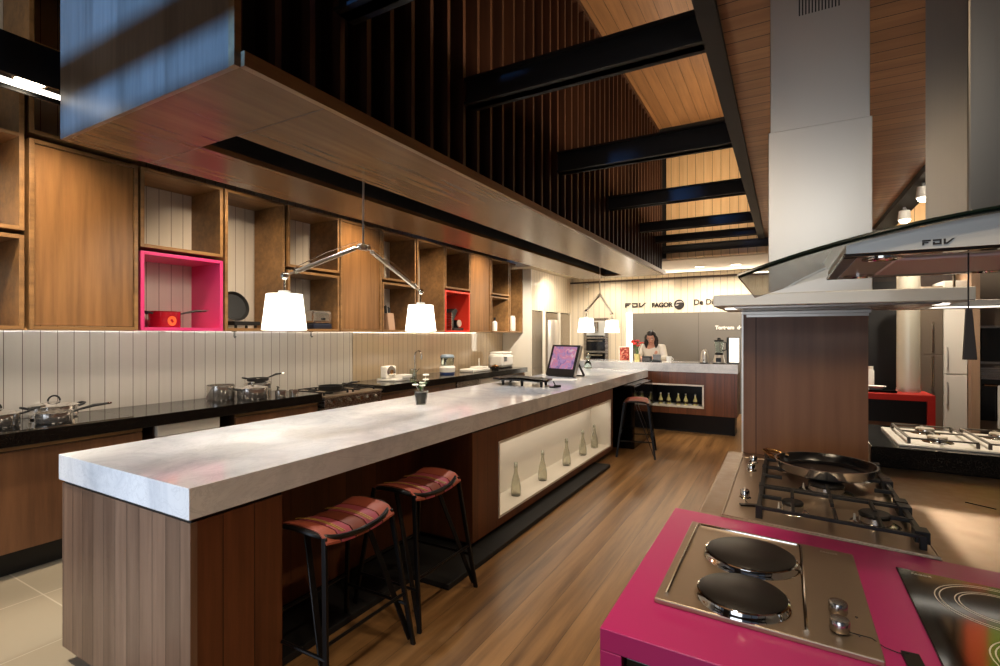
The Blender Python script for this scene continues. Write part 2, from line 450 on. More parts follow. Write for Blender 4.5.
mb = MB().box(-2.66, -2.64, 1.50, 8.27, 2.50, 2.66).box(-2.34, -2.32, 1.50, 8.27, 2.50, 2.66).box(-2.66, -2.32, 1.50, 8.27, 2.66, 2.68)
mb.box(-2.64, -2.34, 1.50, 1.52, 2.50, 2.66).box(-2.64, -2.34, 8.25, 8.27, 2.50, 2.66)
build('slot_lining', mb, 'black', t)
build('seam', MB().box(-3.145, -2.64, 1.517, 1.523, 2.4695, 2.4705).box(-2.34, -1.73, 1.517, 1.523, 2.4695, 2.4705), 'dark_wood', t)
for k, y in enumerate((3.6, 5.0, 6.0, 7.9)):
    d = thing('slot_downlight', ['black downlight in the bulkhead slot past the nearer double pendant', 'black downlight in the middle of the bulkhead slot', 'black downlight in the bulkhead slot in front of the farther double pendant', 'black downlight at the far end of the bulkhead slot'][k], 'downlight', (-2.49, y, 2.6), 'downlights in the bulkhead slot')
    build('housing', MB().lathe([(.0, .06), (.05, .06), (.05, -.04), (.042, -.04), (.042, .0), (0, .0)], (-2.49, y, 2.6), 20), 'black', d)
    build('lens', MB().cone((-2.49, y, 2.601), (-2.49, y, 2.595), .041, .041), 'lens', d)

# dark cross beams in the void
BL = ['dark crossbeam nearest the camera, at the top edge of the photo', 'largest dark crossbeam spanning from slat screen to edge beam', 'second large dark crossbeam, behind the largest one', 'dark crossbeam third in the row beyond the largest, before the pale end wall', 'slim dark crossbeam just in front of the pale boarded end wall', 'slimmer dark crossbeam second nearest the pale boarded end wall', 'lowest dark crossbeam right against the pale boarded end wall']
for k, (y, z0, z1) in enumerate(((1.64, 2.925, 3.09), (2.68, 2.925, 3.09), (4.14, 2.912, 3.09), (5.60, 2.906, 3.05), (7.02, 2.9, 3.02), (7.95, 2.9, 3.0), (8.5, 2.82, 2.93))):
    x0, x1 = -1.735, -.345
    if k == 6: x1 = -.2
    mb = MB().box(x0, x1, y-.03, y+.03, z0, z1).box(x0, x1, y-.06, y+.06, z0, z0+.014).box(x0, x1, y-.06, y+.06, z1-.014, z1)
    tag(build('ceiling_beam', mb, 'beam'), BL[k], 'beam', 'dark crossbeams in the void')
tag(build('ceiling_beam', MB().box(-1.73, -.26, 8.2, 8.28, ZV-.11, ZV), 'beam'), 'short dark batten fixed flat against the high wooden ceiling', 'beam')
t = thing('smoke_detector', 'small round detector on the high wooden ceiling', 'detector', (-1.1, 5.9, ZV))
build('housing', MB().lathe([(0, ZV-.03), (.04, ZV-.025), (.05, ZV)], (-1.1, 5.9, 0), 20), 'white_plastic', t)
build('sensor', MB().lathe([(0, ZV-.045), (.018, ZV-.04), (.018, ZV-.02)], (-1.1, 5.9, 0), 16), 'chrome', t)

# left hanging lighting track
t = thing('light_track', 'black lighting beam hanging in front of the upper left shelves', 'light track', (-3.72, 2.5, 2.92))
build('housing', MB().box(-3.86, -3.64, -1.0, 8.1, 2.945, 3.11), 'black', t, .006)
build('side_flange', MB().box(-3.64, -3.625, -1.0, 8.1, 2.90, 3.12).box(-3.875, -3.86, -1.0, 8.1, 2.90, 3.12), 'black_paint', t)
for y in (.62, 1.19, 2.6, 4.0, 5.4, 6.8):
    build('lamp_ring', MB().lathe([(.078, 2.95), (.078, 2.935), (.066, 2.935), (.066, 2.95)], (-3.75, y, 0), 28), 'alu', t)
    build('lamp_lens', MB().lathe([(0, 2.938), (.066, 2.938), (.066, 2.946)], (-3.75, y, 0), 28), 'lens', t)
build('lit_lip', MB().prism([(-3.606+.03*math.sin(2*PI*k/24), 1.10+.26*math.cos(2*PI*k/24)) for k in range(24)], 2.842, 2.855, 'z'), 'strip', t)
build('lip_bracket', MB().box(-3.64, -3.60, .90, .91, 2.853, 2.91).box(-3.64, -3.60, 1.29, 1.30, 2.853, 2.91), 'black_paint', t)
build('hanger', MB().cone((-3.75, 0, 3.11), (-3.75, 0, ZV), .008, .008).cone((-3.75, 4.6, 3.11), (-3.75, 4.6, ZV), .008, .008), 'black_paint', t)

# right track spots on the dark strip
for k, (x, y) in enumerate(((1.11, 5.95), (1.14, 7.0), (1.14, 8.35))):
    t = thing('track_spotlight', ['lit spotlight nearest the glass hood on the right dark ceiling strip', 'lit spotlight midway along the right dark ceiling strip', 'lit spotlight lowest and farthest on the right dark ceiling strip'][k], 'spotlight', (x, y, 2.89), 'spotlights on the right ceiling strip')
    build('bracket', MB().box(x-.015, x+.015, y-.015, y+.015, 2.84, 2.89), 'black_paint', t)
    build('head', MB().lathe([(0, .06), (.05, .05), (.06, -.05), (.052, -.05), (.045, .0), (0, 0)], (x, y, 2.80), 20), 'white_plastic', t)
    build('bulb', MB().ball((x, y-.005, 2.745), .05, (1, 1, .7), 16), 'lens', t)
# soffit downlights at the far end
for k, (x, y) in enumerate(((-3.2, 9.7), (-2.2, 9.75), (-1.35, 9.75), (-.75, 9.75), (.1, 9.75))):
    t = thing('soffit_downlight', ['recessed downlight in the pale soffit over the oven tower', 'recessed downlight in the pale soffit over the first dark emblem', 'recessed downlight in the pale soffit over the round emblem', 'recessed downlight in the pale soffit over the cut-off lettering', 'recessed downlight in the pale soffit behind the flat hood'][k], 'downlight', (x, y, 2.72), 'downlights in the pale soffit')
    build('ring', MB().lathe([(.09, 2.72), (.09, 2.712), (.075, 2.712), (.075, 2.72)], (x, y, 0), 24), 'white', t)
    build('lens', MB().lathe([(0, 2.716), (.075, 2.716), (.075, 2.72)], (x, y, 0), 24), 'lens', t)

# ------------------------------------------------------------------ left run: wall cabinets
XF, TK = -4.30, .026
def shelf_box(label, y0, y1, z0, z1, door=False, col=None, shelves=()):
    mt = M[col] if col else M['cab_h']
    t = thing('wall_cabinet' if door else 'shelf_box', label, 'cabinet' if door else 'shelf', (XW, (y0+y1)/2, z0))
    mb = MB().box(XW, XF, y0, y0+TK, z0, z1).box(XW, XF, y1-TK, y1, z0, z1).box(XW, XF, y0+TK, y1-TK, z0, z0+TK).box(XW, XF, y0+TK, y1-TK, z1-TK, z1)
    build('frame', mb, mt, t, .0015)
    if door: build('door', MB().box(XF-.035, XF-.014, y0+TK+.003, y1-TK-.003, z0+TK+.003, z1-TK-.003), 'cab', t, .0015)
    for z in shelves: build('shelf', MB().box(XW, XF-.01, y0+TK, y1-TK, z-.012, z+.012), mt, t)
    return t
ZB, ZM0, ZM1, ZT = 1.527, 2.142, 2.172, 2.785
shelf_box('open wooden shelf box in the bottom row at the left photo edge', .70, 1.338, ZB, ZM0)
shelf_box('tall open wooden shelf box with one shelf, upper left photo edge', .70, 1.338, ZM1, 3.40, shelves=(2.79,))
shelf_box('large closed oak door cabinet left of the pink box', 1.362, 2.0, ZB, ZT, True)
shelf_box('open wooden shelf box just above the large closed oak door', 1.362, 2.0, 2.82, 3.37)
shelf_box('topmost open wooden shelf box in the left photo corner', 1.362, 2.0, 3.40, 4.02)
shelf_box('open wooden shelf box directly above the pink box', 2.018, 2.668, ZM1, ZT)
shelf_box('bright pink open box holding the red saucepan', 2.018, 2.668, ZB, ZM0, col='pink_box')
shelf_box('tall open wooden shelf holding the upright black pan', 2.688, 3.30, ZB, ZT)
shelf_box('open wooden shelf box above the one with the toaster', 3.335, 4.00, ZM1, ZT)
shelf_box('open wooden shelf box holding the silver toaster', 3.335, 4.00, ZB, ZM0)
shelf_box('closed oak door cabinet behind the nearer double pendant', 4.015, 4.675, ZB, ZT, True)
shelf_box('open wooden shelf box above the one with the knife block', 4.69, 5.335, ZM1, ZT)
shelf_box('open wooden shelf box holding the knife block', 4.69, 5.335, ZB, ZM0)
shelf_box('tall open empty wooden shelf left of the red box', 5.36, 5.99, ZB, ZT)
shelf_box('open wooden shelf box directly above the red box', 6.005, 6.66, ZM1, ZT)
shelf_box('bright coral red open box holding a coffee maker', 6.005, 6.66, ZB, ZM0, col='red_box')
shelf_box('closed oak door cabinet right of the red box', 6.67, 7.31, ZB, ZT, True)
shelf_box('open wooden shelf box above the one with the white bottle', 7.33, 7.955, ZM1, ZT)
shelf_box('open wooden shelf box holding the white bottle', 7.33, 7.955, ZB, ZM0)
shelf_box('tall open wooden shelf at the far end, holding a white packet', 7.98, 8.49, ZB, ZT)

# ------------------------------------------------------------------ left run: counters and base units
CT = .9
tag(build('granite_worktop', MB().box(XW, -4.07, -.2, 3.56, CT-.085, CT), 'granite', bevel=.003), 'long polished black granite worktop carrying the steel pots', 'worktop')
tag(build('granite_worktop', MB().box(XW, -4.05, 4.45, 8.19, CT-.085, CT), 'granite', bevel=.003), 'polished black granite worktop beyond the range, carrying small white appliances', 'worktop')
def base_unit(label, y0, y1, doors=1, col='base_wood', name='base_cabinet', cat='cabinet', xf=-4.11, handle=False):
    t = thing(name, label, cat, (XW, (y0+y1)/2, 0))
    build('carcass', MB().box(XW, xf-.022, y0+.002, y1-.002, .16, CT-.087), 'dark_wood', t)
    build('plinth', MB().box(XW, xf-.10, y0, y1, 0, .16), 'black', t)
    w = (y1-y0)/doors
    for k in range(doors):
        build('door', MB().box(xf-.02, xf, y0+k*w+.002, y0+(k+1)*w-.002, .165, CT-.12), col, t, .0015)
    build('finger_rail', MB().box(xf-.02, xf, y0+.002, y1-.002, CT-.112, CT-.092), 'cab_h', t)
    return t
base_unit('walnut base cabinet at the left photo edge under the black worktop', -.2, .68)
base_unit('wide walnut base cabinet under the black worktop, left of the marble corner', .69, 1.94)
t = thing('dishwasher', 'white fronted dishwasher under the black worktop behind the marble corner', 'dishwasher', (XW, 2.27, 0))
build('body', MB().box(XW+.02, -4.15, 2.03, 2.53, 0, CT-.087), 'dark_wood', t)
build('front', MB().box(-4.15, -4.11, 2.04, 2.52, .16, CT-.18), 'white', t, .003)
build('control_panel', MB().box(-4.15, -4.105, 2.04, 2.52, CT-.175, CT-.09), 'white', t, .003)
base_unit('walnut base cabinet under the black worktop, below the stacked pots', 2.66, 3.54)

# range cooker
t = thing('range_cooker', 'stainless range cooker between the two black worktops', 'cooker', (XW, 4.0, 0))
build('body', MB().box(XW+.02, -4.12, 3.59, 4.42, .1, .845), 'steel', t, .004)
build('hob_top', MB().box(XW+.02, -4.06, 3.585, 4.425, .845, .865), 'steel_hob', t, .004)
build('front_panel', MB().box(-4.12, -4.07, 3.59, 4.42, .74, .845), 'steel', t, .004)
build('oven_door', MB().box(-4.12, -4.09, 3.61, 4.40, .2, .72), 'black_gloss', t, .004)
build('door_handle', MB().tube([(-4.09, 3.68, .68), (-4.05, 3.68, .68), (-4.05, 4.33, .68), (-4.09, 4.33, .68)], .01), 'chrome', t)
build('plinth', MB().box(XW+.05, -4.2, 3.6, 4.41, 0, .1), 'black', t)
for k in range(6):
    y = 3.68+.13*k
    build('knob', MB().cone((-4.07, y, .80), (-4.035, y, .80), .019, .016, 16), 'chrome', t)
for (x, y) in ((-4.52, 3.8), (-4.52, 4.2), (-4.25, 3.8), (-4.25, 4.2)):
    build('burner', MB().lathe([(0, .885), (.03, .885), (.034, .875), (.045, .875), (.048, .865)], (x, y, 0), 20), 'iron', t)
for yc in (3.8, 4.2):
    mb = MB()
    for y in (yc-.16, yc, yc+.16): mb.box(-4.64, -4.13, y-.006, y+.006, .886, .898)
    for x in (-4.635, -4.385, -4.135): mb.box(x-.006, x+.006, yc-.16, yc+.16, .886, .898)
    for x in (-4.635, -4.135):
        for y in (yc-.16, yc+.16): mb.box(x-.008, x+.008, y-.008, y+.008, .865, .89)
    build('pan_support', mb, 'iron', t)
base_unit('dark walnut base cabinet beyond the range, under the slicer', 4.46, 5.98, 2, xf=-4.10)
t = thing('undercounter_appliance', 'built-in appliance with steel handle panel under the far black worktop', 'appliance', (XW, 6.3, 0))
build('body', MB().box(XW+.02, -4.13, 6.0, 6.62, .02, CT-.087), 'dark_wood', t)
build('door', MB().box(-4.13, -4.10, 6.01, 6.61, .14, .72), 'black_gloss', t, .003)
build('handle_panel', MB().box(-4.13, -4.095, 6.01, 6.61, .73, CT-.095), 'steel', t, .003)
t = thing('undercounter_appliance', 'white fronted built-in appliance under the far end of the black worktop', 'appliance', (XW, 7.0, 0))
build('body', MB().box(XW+.02, -4.13, 6.64, 7.32, .02, CT-.087), 'dark_wood', t)
build('door', MB().box(-4.13, -4.10, 6.65, 7.31, .14, CT-.095), 'white', t, .003)
base_unit('walnut base cabinet at the far end beside the tall white housing', 7.34, 8.18, 1, xf=-4.10)

M['splash'] = planks_white('tinted_glass_splashback', 'y', .1003, (196, 172, 140), .25, .043, 1.)
M['splash'].node_tree.nodes['Principled BSDF'].inputs['Coat IOR'].default_value = 1.75
M['splash'].node_tree.nodes['Principled BSDF'].inputs['Coat Roughness'].default_value = .015
tag(build('glass_splashback', MB().box(XW+.001, XW+.010, 4.62, 8.49, CT+.001, ZB-.004), 'splash'), 'glossy tan tinted glass splashback on the wall behind the far black worktop', 'splashback')
# ------------------------------------------------------------------ cookware
def arc(c, r, a0, a1, n, ax, ay):
    c, ax, ay = Vector(c), Vector(ax), Vector(ay)
    return [c+r*(ax*math.cos(a0+(a1-a0)*i/n)+ay*math.sin(a0+(a1-a0)*i/n)) for i in range(n+1)]
def pot(name, label, cat, loc, r, h, body='steel_pot', sides=(), long=None, lid=None, knob='loop', hc='black', hl=.17, hz=.85):
    x, y, z = loc
    t = thing(name, label, cat, loc)
    build('body', MB().lathe([(0, 0), (r*.94, 0), (r, .01), (r, h-.004), (r+.006, h), (r-.003, h), (r-.004, .012), (0, .008)], loc, 36), body, t)
    for a in sides:
        d = Vector((math.cos(a), math.sin(a), 0)); p = Vector((-d.y, d.x, 0)); c = Vector((x, y, z+h*hz))+d*(r-.004)
        build('side_handle', MB().tube([c+p*.04, c+p*.04+d*.03+Vector((0, 0, .01)), c+p*.02+d*.045+Vector((0, 0, .014)), c-p*.02+d*.045+Vector((0, 0, .014)), c-p*.04+d*.03+Vector((0, 0, .01)), c-p*.04], .008, 8), hc, t)
    if long is not None:
        d = Vector((math.cos(long), math.sin(long), 0)); c = Vector((x, y, z+h*hz))+d*(r-.004)
        o = build('long_handle', MB().tube([c, c+d*.04+Vector((0, 0, .012)), c+d*hl*.6+Vector((0, 0, .03)), c+d*hl+Vector((0, 0, .035))], [.006, .008, .011, .008], 10), hc, t)
        build('end_ring', MB().tube([c+d*hl+Vector((0, 0, .035)), c+d*(hl+.025)+Vector((0, 0, .037))], [.0085, .006], 10), 'chrome', o)
    if lid:
        build('lid', MB().lathe([(0, h+.028), (r*.4, h+.024), (r*.8, h+.012), (r+.004, h+.002), (r+.004, h-.001), (r*.5, h+.001), (0, h+.001)], loc, 36), lid, t)
        c = Vector((x, y, z+h+.022))
        if knob == 'loop': build('lid_handle', MB().tube(arc(c+Vector((0, 0, .008)), .035, 0, PI, 10, (0, 1, 0), (0, 0, 1.1)), .006, 8), hc, t)
        else: build('lid_knob', MB().lathe([(.008, 0), (.008, .012), (.02, .02), (.02, .03), (0, .034)], c, 16), 'chrome', t)
    return t
pot('saucepan', 'shiny steel lidded saucepan cut off by the left photo edge', 'pan', (-4.40, 1.22, CT), .125, .085, long=PI*.42, lid='steel_pot', hl=.10)
pot('casserole', 'steel casserole with dark loop handle on its lid, behind a saucepan', 'pan', (-4.56, 1.58, CT), .135, .085, sides=(PI/2, -PI/2), lid='steel_pot')
pot('saucepan', 'small open steel saucepan with long dark handle, in front of the casserole', 'pan', (-4.30, 1.49, CT), .10, .07, long=PI*.46, hl=.2)
t = thing('counter_hob', 'flat glass hob set in the black worktop under the left pots', 'hob', (-4.4, 1.45, CT))
build('glass_plate', MB().box(-4.68, -4.12, 1.12, 1.88, CT, CT+.004), 'black_gloss', t, .001)
build('rim', MB().box(-4.685, -4.115, 1.115, 1.12, CT, CT+.005).box(-4.685, -4.115, 1.88, 1.885, CT, CT+.005).box(-4.685, -4.68, 1.12, 1.88, CT, CT+.005).box(-4.12, -4.115, 1.12, 1.88, CT, CT+.005), 'chrome', t)
for o in COL.objects:
    if o.name.startswith(('saucepan', 'casserole')): o.location.z += .005
pot('stockpot', 'plain straight-sided steel stockpot without lid or handles', 'pot', (-4.50, 2.77, CT), .115, .135)
pot('casserole', 'steel lidded casserole with shiny knob beside the plain stockpot', 'pan', (-4.33, 2.97, CT), .13, .10, sides=(-PI/2, PI/2), lid='steel_pot', knob='knob')
pot('cooking_pot', 'steel pot topped by a black pan, behind the knobbed casserole', 'pot', (-4.58, 3.20, CT), .125, .105, sides=(PI*.6,), lid='steel_pot', knob='none')
pot('frying_pan', 'small black handled pan turned on top of the rear steel pot', 'pan', (-4.58, 3.20, CT+.132), .10, .03, body='black', sides=(-PI*.55,), long=PI*.45, hl=.15)
pot('milk_pan', 'small steel cup-sized pan in front of the rear pot', 'pan', (-4.18, 3.16, CT), .05, .065, long=PI*.9, hl=.03)
t = thing('steel_ring_mould', 'small steel cup standing last in the row before the range', 'cup', (-4.20, 3.32, CT))
build('body', MB().lathe([(0, 0), (.04, 0), (.042, .055), (.039, .055), (.037, .004), (0, .004)], (-4.20, 3.32, CT), 28), 'steel_pot', t)
build('handle', MB().tube(arc((-4.20, 3.36, CT+.03), .02, -PI/2, PI/2, 8, (0, 1, 0), (0, 0, 1)), .004, 8), 'chrome', t)
pot('frying_pan', 'black frying pan standing on the range cooker', 'pan', (-4.25, 3.83, .899), .125, .05, body='black', long=PI*.30, hl=.16)

# meat slicer
t = thing('food_slicer', 'white electric food slicer with round blade on the far black worktop', 'slicer', (-4.42, 4.98, CT))
build('base', MB().box(-4.56, -4.26, 4.86, 5.16, CT, CT+.03), 'white_plastic', t, .006)
build('motor_housing', MB().box(-4.50, -4.40, 4.86, 5.06, CT+.03, CT+.19), 'white_plastic', t, .02)
build('blade', MB().cone((-4.40, 4.96, CT+.115), (-4.392, 4.96, CT+.115), .075, .072, 36), 'chrome', t)
build('blade_guard', MB().cone((-4.392, 4.96, CT+.115), (-4.386, 4.96, CT+.115), .03, .028, 24), 'copper', t)
build('food_carriage', MB().box(-4.38, -4.25, 5.0, 5.20, CT+.03, CT+.075), 'white_plastic', t, .008)
# faucet and glass
t = thing('faucet', 'slim chrome faucet rising behind the far black worktop', 'faucet', (-4.62, 5.70, CT))
build('base', MB().lathe([(0, .05), (.024, .05), (.028, 0), (0, 0)], (-4.62, 5.70, CT), 20), 'chrome', t)
build('spout', MB().tube([(-4.62, 5.70, CT+.05), (-4.62, 5.70, CT+.30)]+arc((-4.56, 5.70, CT+.30), .06, PI, .15, 8, (1, 0, 0), (0, 0, 1))+[(-4.50, 5.70, CT+.24)], .011, 12), 'chrome', t)
build('lever', MB().tube([(-4.60, 5.70, CT+.05), (-4.60, 5.78, CT+.10)], .006, 8), 'chrome', t)
t = thing('glass_beaker', 'clear glass beaker beside the slim faucet', 'glass', (-4.42, 5.42, CT))
build('glass_body', MB().lathe([(0, 0), (.045, 0), (.05, .12), (.047, .12), (.042, .006), (0, .006)], (-4.42, 5.42, CT), 28), 'glass', t)
build('rim_band', MB().lathe([(.051, .112), (.052, .122), (.047, .122)], (-4.42, 5.42, CT), 28), 'chrome', t)
# steamer / jar
t = thing('food_steamer', 'clear domed food steamer with white base and blue foot', 'steamer', (-4.42, 6.22, CT))
build('foot', MB().lathe([(0, 0), (.11, 0), (.115, .03), (0, .03)], (-4.42, 6.22, CT), 32), 'blue', t)
build('base', MB().lathe([(0, .03), (.115, .03), (.12, .10), (.10, .125), (0, .125)], (-4.42, 6.22, CT), 32), 'white_plastic', t)
build('dome', MB().lathe([(.10, .125), (.10, .25), (.085, .28), (0, .29), (0, .286), (.082, .276), (.096, .248), (.096, .125)], (-4.42, 6.22, CT), 32), 'glass', t)
build('lid_ring', MB().lathe([(.101, .245), (.103, .26), (.085, .285), (.03, .292), (.03, .296), (.09, .289), (.108, .262), (.106, .245)], (-4.42, 6.22, CT), 32), base_mat('blue_grey_ring', (120, 140, 160), .3), t)
t = thing('flat_appliance', 'flat white appliance with an upright stick on the far worktop', 'appliance', (-4.3, 6.85, CT))
build('body', MB().box(-4.46, -4.20, 6.60, 7.12, CT, CT+.05), 'white_plastic', t, .012)
build('lid', MB().box(-4.44, -4.22, 6.88, 7.10, CT+.05, CT+.075), 'white_plastic', t, .01)
build('stick', MB().cone((-4.33, 6.98, CT+.07), (-4.33, 6.98, CT+.21), .009, .007, 12), 'white_plastic', t)
t = thing('bread_maker', 'rounded white bread maker at the far end of the black worktop', 'appliance', (-4.42, 7.86, CT))
build('body', MB().box(-4.58, -4.26, 7.66, 8.06, CT+.01, CT+.25), 'white_plastic', t, .05)
build('lid', MB().box(-4.56, -4.28, 7.70, 8.04, CT+.245, CT+.285), 'white_plastic', t, .02)
build('display', MB().box(-4.262, -4.255, 7.70, 7.80, CT+.12, CT+.20), 'black_gloss', t, .003)
build('foot', MB().box(-4.56, -4.28, 7.68, 8.04, CT, CT+.012), 'black', t)
t = thing('small_canister', 'low dark canister just left of the white bread maker', 'canister', (-4.30, 7.45, CT))
build('body', MB().lathe([(0, 0), (.06, 0), (.065, .05), (0, .05)], (-4.30, 7.45, CT), 24), 'iron', t)
build('lid', MB().lathe([(.066, .05), (.05, .065), (.012, .07), (.012, .085), (0, .085)], (-4.30, 7.45, CT), 24), 'copper', t)

# things inside the boxes
zb = ZB+TK
t = pot('saucepan', 'red saucepan with black handles standing in the pink box', 'pan', (-4.50, 2.29, zb), .115, .135, body='pot_red', sides=(-PI/2,), long=PI*.42, hl=.2)
build('orange_patch', MB().prism([(a, b) for a, b in [(.0+.035*math.cos(i*PI/8), .055+.04*math.sin(i*PI/8)) for i in range(16)]], .116, .118, 'x').warp(lambda c: Vector((-4.50+c.x*math.cos(c.y/.117), 2.29+c.x*math.sin(c.y/.117)+.0, zb+c.z))), 'orange', t)  # orange patch curved onto the side of the pot
t = thing('crepe_pan', 'round black pan leaning upright in the tall wooden shelf', 'pan', (-4.52, 2.98, zb))
rot = Matrix.Rotation(math.radians(76), 4, 'Y')
build('body', MB().lathe([(0, 0), (.125, 0), (.145, .028), (.14, .028), (.122, .006), (0, .006)], (-4.56, 2.93, zb+.205), 40, rot), 'iron', t)
build('stand', MB().box(-4.60, -4.40, 2.84, 3.10, zb+.03, zb+.065).box(-4.58, -4.56, 2.86, 2.88, zb, zb+.03).box(-4.44, -4.42, 2.86, 2.88, zb, zb+.03).box(-4.58, -4.56, 3.06, 3.08, zb, zb+.03).box(-4.44, -4.42, 3.06, 3.08, zb, zb+.03), 'black', t, .003)
t = thing('timer', 'tiny red kitchen timer beside the upright black pan', 'timer', (-4.42, 3.17, zb))
build('body', MB().lathe([(0, 0), (.02, 0), (.026, .015), (.024, .035), (.01, .045), (0, .046)], (-4.42, 3.17, zb), 20), 'red_box', t)
build('dial', MB().lathe([(.008, .045), (.008, .055), (0, .056)], (-4.42, 3.17, zb), 12), 'black', t)
t = thing('toaster', 'shiny silver toaster standing in the lower shelf box', 'toaster', (-4.48, 3.83, zb))
build('base', MB().box(-4.60, -4.37, 3.71, 3.96, zb, zb+.06), base_mat('dark_blue_base', (30, 36, 52), .3), t, .012)
build('body', MB().box(-4.60, -4.37, 3.705, 3.965, zb+.06, zb+.2), 'steel_pot', t, .03)
build('slot', MB().box(-4.53, -4.515, 3.75, 3.92, zb+.195, zb+.203).box(-4.46, -4.445, 3.75, 3.92, zb+.195, zb+.203), 'black', t)
build('lever', MB().box(-4.37, -4.35, 3.82, 3.85, zb+.10, zb+.12), 'black', t, .003)
t = thing('knife_block', 'pale knife block with black handled knives in a shelf box', 'knife block', (-4.48, 5.0, zb))
build('block', MB().prism([(-4.56, 0+zb), (-4.42, zb), (-4.45, zb+.22), (-4.59, zb+.19)], 4.94, 5.06, 'y'), base_mat('pale_block', (170, 140, 118), .4), t, .004)
for i, (dx, dy, h) in enumerate(((-.05, .02, .11), (-.02, .05, .10), (-.09, .08, .12), (-.11, .04, .08), (-.04, .095, .09))):
    build('knife_handle', MB().bar((-4.45+dx, 4.94+dy, zb+.19), (-4.46+dx, 4.94+dy, zb+.20+h), .02, .012), 'black', t, .002)
t = thing('coffee_maker', 'black coffee maker with a silver dial inside the red box', 'coffee maker', (-4.48, 6.42, zb))
build('base', MB().box(-4.60, -4.36, 6.30, 6.58, zb, zb+.04), 'black', t, .01)
build('tower', MB().prism([(6.29, zb+.04), (6.37, zb+.04), (6.37, zb+.16), (6.47, zb+.30), (6.43, zb+.34), (6.29, zb+.28)], -4.57, -4.40, 'x'), 'black', t, .008)
build('side_band', MB().box(-4.56, -4.38, 6.275, 6.295, zb, zb+.27), 'steel', t, .004)
build('dial', MB().cone((-4.40, 6.50, zb+.11), (-4.385, 6.50, zb+.11), .058, .054, 28), 'alu', t)
build('jug', MB().lathe([(0, .04), (.055, .04), (.07, .09), (.05, .16), (.05, .165), (0, .165)], (-4.48, 6.50, zb), 24), 'black_gloss', t)
t = thing('white_bottle', 'small white bottle with black cap inside a shelf box', 'bottle', (-4.50, 7.78, zb))
build('body', MB().lathe([(0, 0), (.045, 0), (.048, .15), (.02, .18), (0, .18)], (-4.50, 7.78, zb), 24), 'white_plastic', t)
build('cap', MB().lathe([(.02, .18), (.02, .24), (0, .24)], (-4.50, 7.78, zb), 20), 'black', t)
t = thing('paper_packet', 'white paper packet in the tall shelf at the far end', 'packet', (-4.4, 8.33, zb))
mb = MB().box(-4.46, -4.40, 8.26, 8.40, zb, zb+.26); build('pouch', mb, 'paper', t, .012)
build('folded_top', MB().box(-4.445, -4.415, 8.265, 8.395, zb+.255, zb+.285), 'paper', t, .003)
t = thing('hook', 'small dark hook under the tall shelf with the upright pan', 'hook', (-4.33, 2.79, ZB))
build('plate', MB().box(-4.345, -4.315, 2.775, 2.805, ZB-.006, ZB), 'iron', t)
build('stem', MB().tube([(-4.33, 2.79, ZB-.004), (-4.33, 2.79, ZB-.05), (-4.318, 2.79, ZB-.06), (-4.305, 2.79, ZB-.05)], .005, 8), 'iron', t)
t2 = copy_tree(t); t2.location = (-4.33, 3.64, ZB); t2['label'] = 'small dark hook under the shelf box with the toaster'

# ------------------------------------------------------------------ tall fridge housing at the left far end
t = thing('fridge_housing', 'tall white boarded housing with three grey appliance doors at the far left', 'fridge', (XW, 9.35, 0))
build('side_panel', MB().box(XW+.002, -4.13, 8.50, 8.53, 0, 2.71), 'white', t)
build('upper_panel', MB().box(-4.18, -4.13, 8.53, YF-.002, 1.95, 2.71), planks_white('white_planks_housing', 'y', .12, (226, 212, 188), .45, coat=.1), t)
mb = MB()
for y0, y1 in ((9.02, 9.15), (9.83, 9.92), (10.47, YF-.002)): mb.box(-4.18, -4.13, y0, y1, 0, 1.95)
build('filler_panel', mb, 'white', t)
build('carcass', MB().box(XW+.002, -4.19, 8.53, YF-.002, 0, 1.95), 'dark_wood', t)
d = build('fridge_door', MB().box(-4.18, -4.135, 8.535, 9.015, .1, 1.93), 'steel', t, .004)
build('handle', MB().tube([(-4.135, 8.6, .86), (-4.10, 8.6, .86), (-4.10, 8.95, .86), (-4.135, 8.95, .86)], .01, 8), 'chrome', d)
d = build('fridge_door', MB().box(-4.18, -4.15, 9.155, 9.825, .1, 1.93), 'steel', t, .004)
build('wine_column', MB().lathe([(0, .15), (.19, .15), (.20, 1.70), (.18, 1.78), (0, 1.80)], (-4.19, 9.5, 0), 32), 'alu', d)
build('handle', MB().tube([(-4.15, 9.80, 1.3), (-4.11, 9.80, 1.32), (-4.11, 9.80, 1.42), (-4.15, 9.80, 1.44)], .009, 8), 'chrome', d)
build('fridge_door', MB().box(-4.18, -4.135, 9.925, 10.465, .1, 1.93), 'steel', t, .004)
build('plinth', MB().box(-4.22, -4.191, 8.53, YF-.002, 0, .1), 'black', t)

# ------------------------------------------------------------------ island
ZI = .95
mb = MB().box(-2.895, -1.845, 1.02, 7.93, ZI-.115, ZI)
tag(build('marble_worktop', mb, 'marble', bevel=.002), 'long thick white marble worktop of the central island', 'worktop')
t = thing('island_base', 'long walnut boarded island base with open white niche and knee recesses', 'island', (-2.4, 4.4, 0))
XI = -1.855
build('end_panel', MB().box(-2.885, XI, 1.03, 1.055, .07, .82), 'isl_end', t)
build('corner_post', MB().box(-2.885, XI, 1.055, 1.41, .07, .82), 'isl_side', t)
build('recess_panel', MB().box(-2.885, -2.30, 1.41, 2.905, .07, .82), 'isl_side', t)
NY0, NY1, NZ0, NZ1 = 3.26, 6.03, .13, .70
mb = MB().box(-2.885, -2.12, 2.905, 6.12, .07, .82).box(-2.12, XI, 2.905, NY0, .07, .82).box(-2.12, XI, NY1, 6.12, .07, .82).box(-2.12, XI, NY0, NY1, .07, NZ0).box(-2.12, XI, NY0, NY1, NZ1, .82)
build('display_block', mb, 'isl_side', t)
n = MB(); w = .018
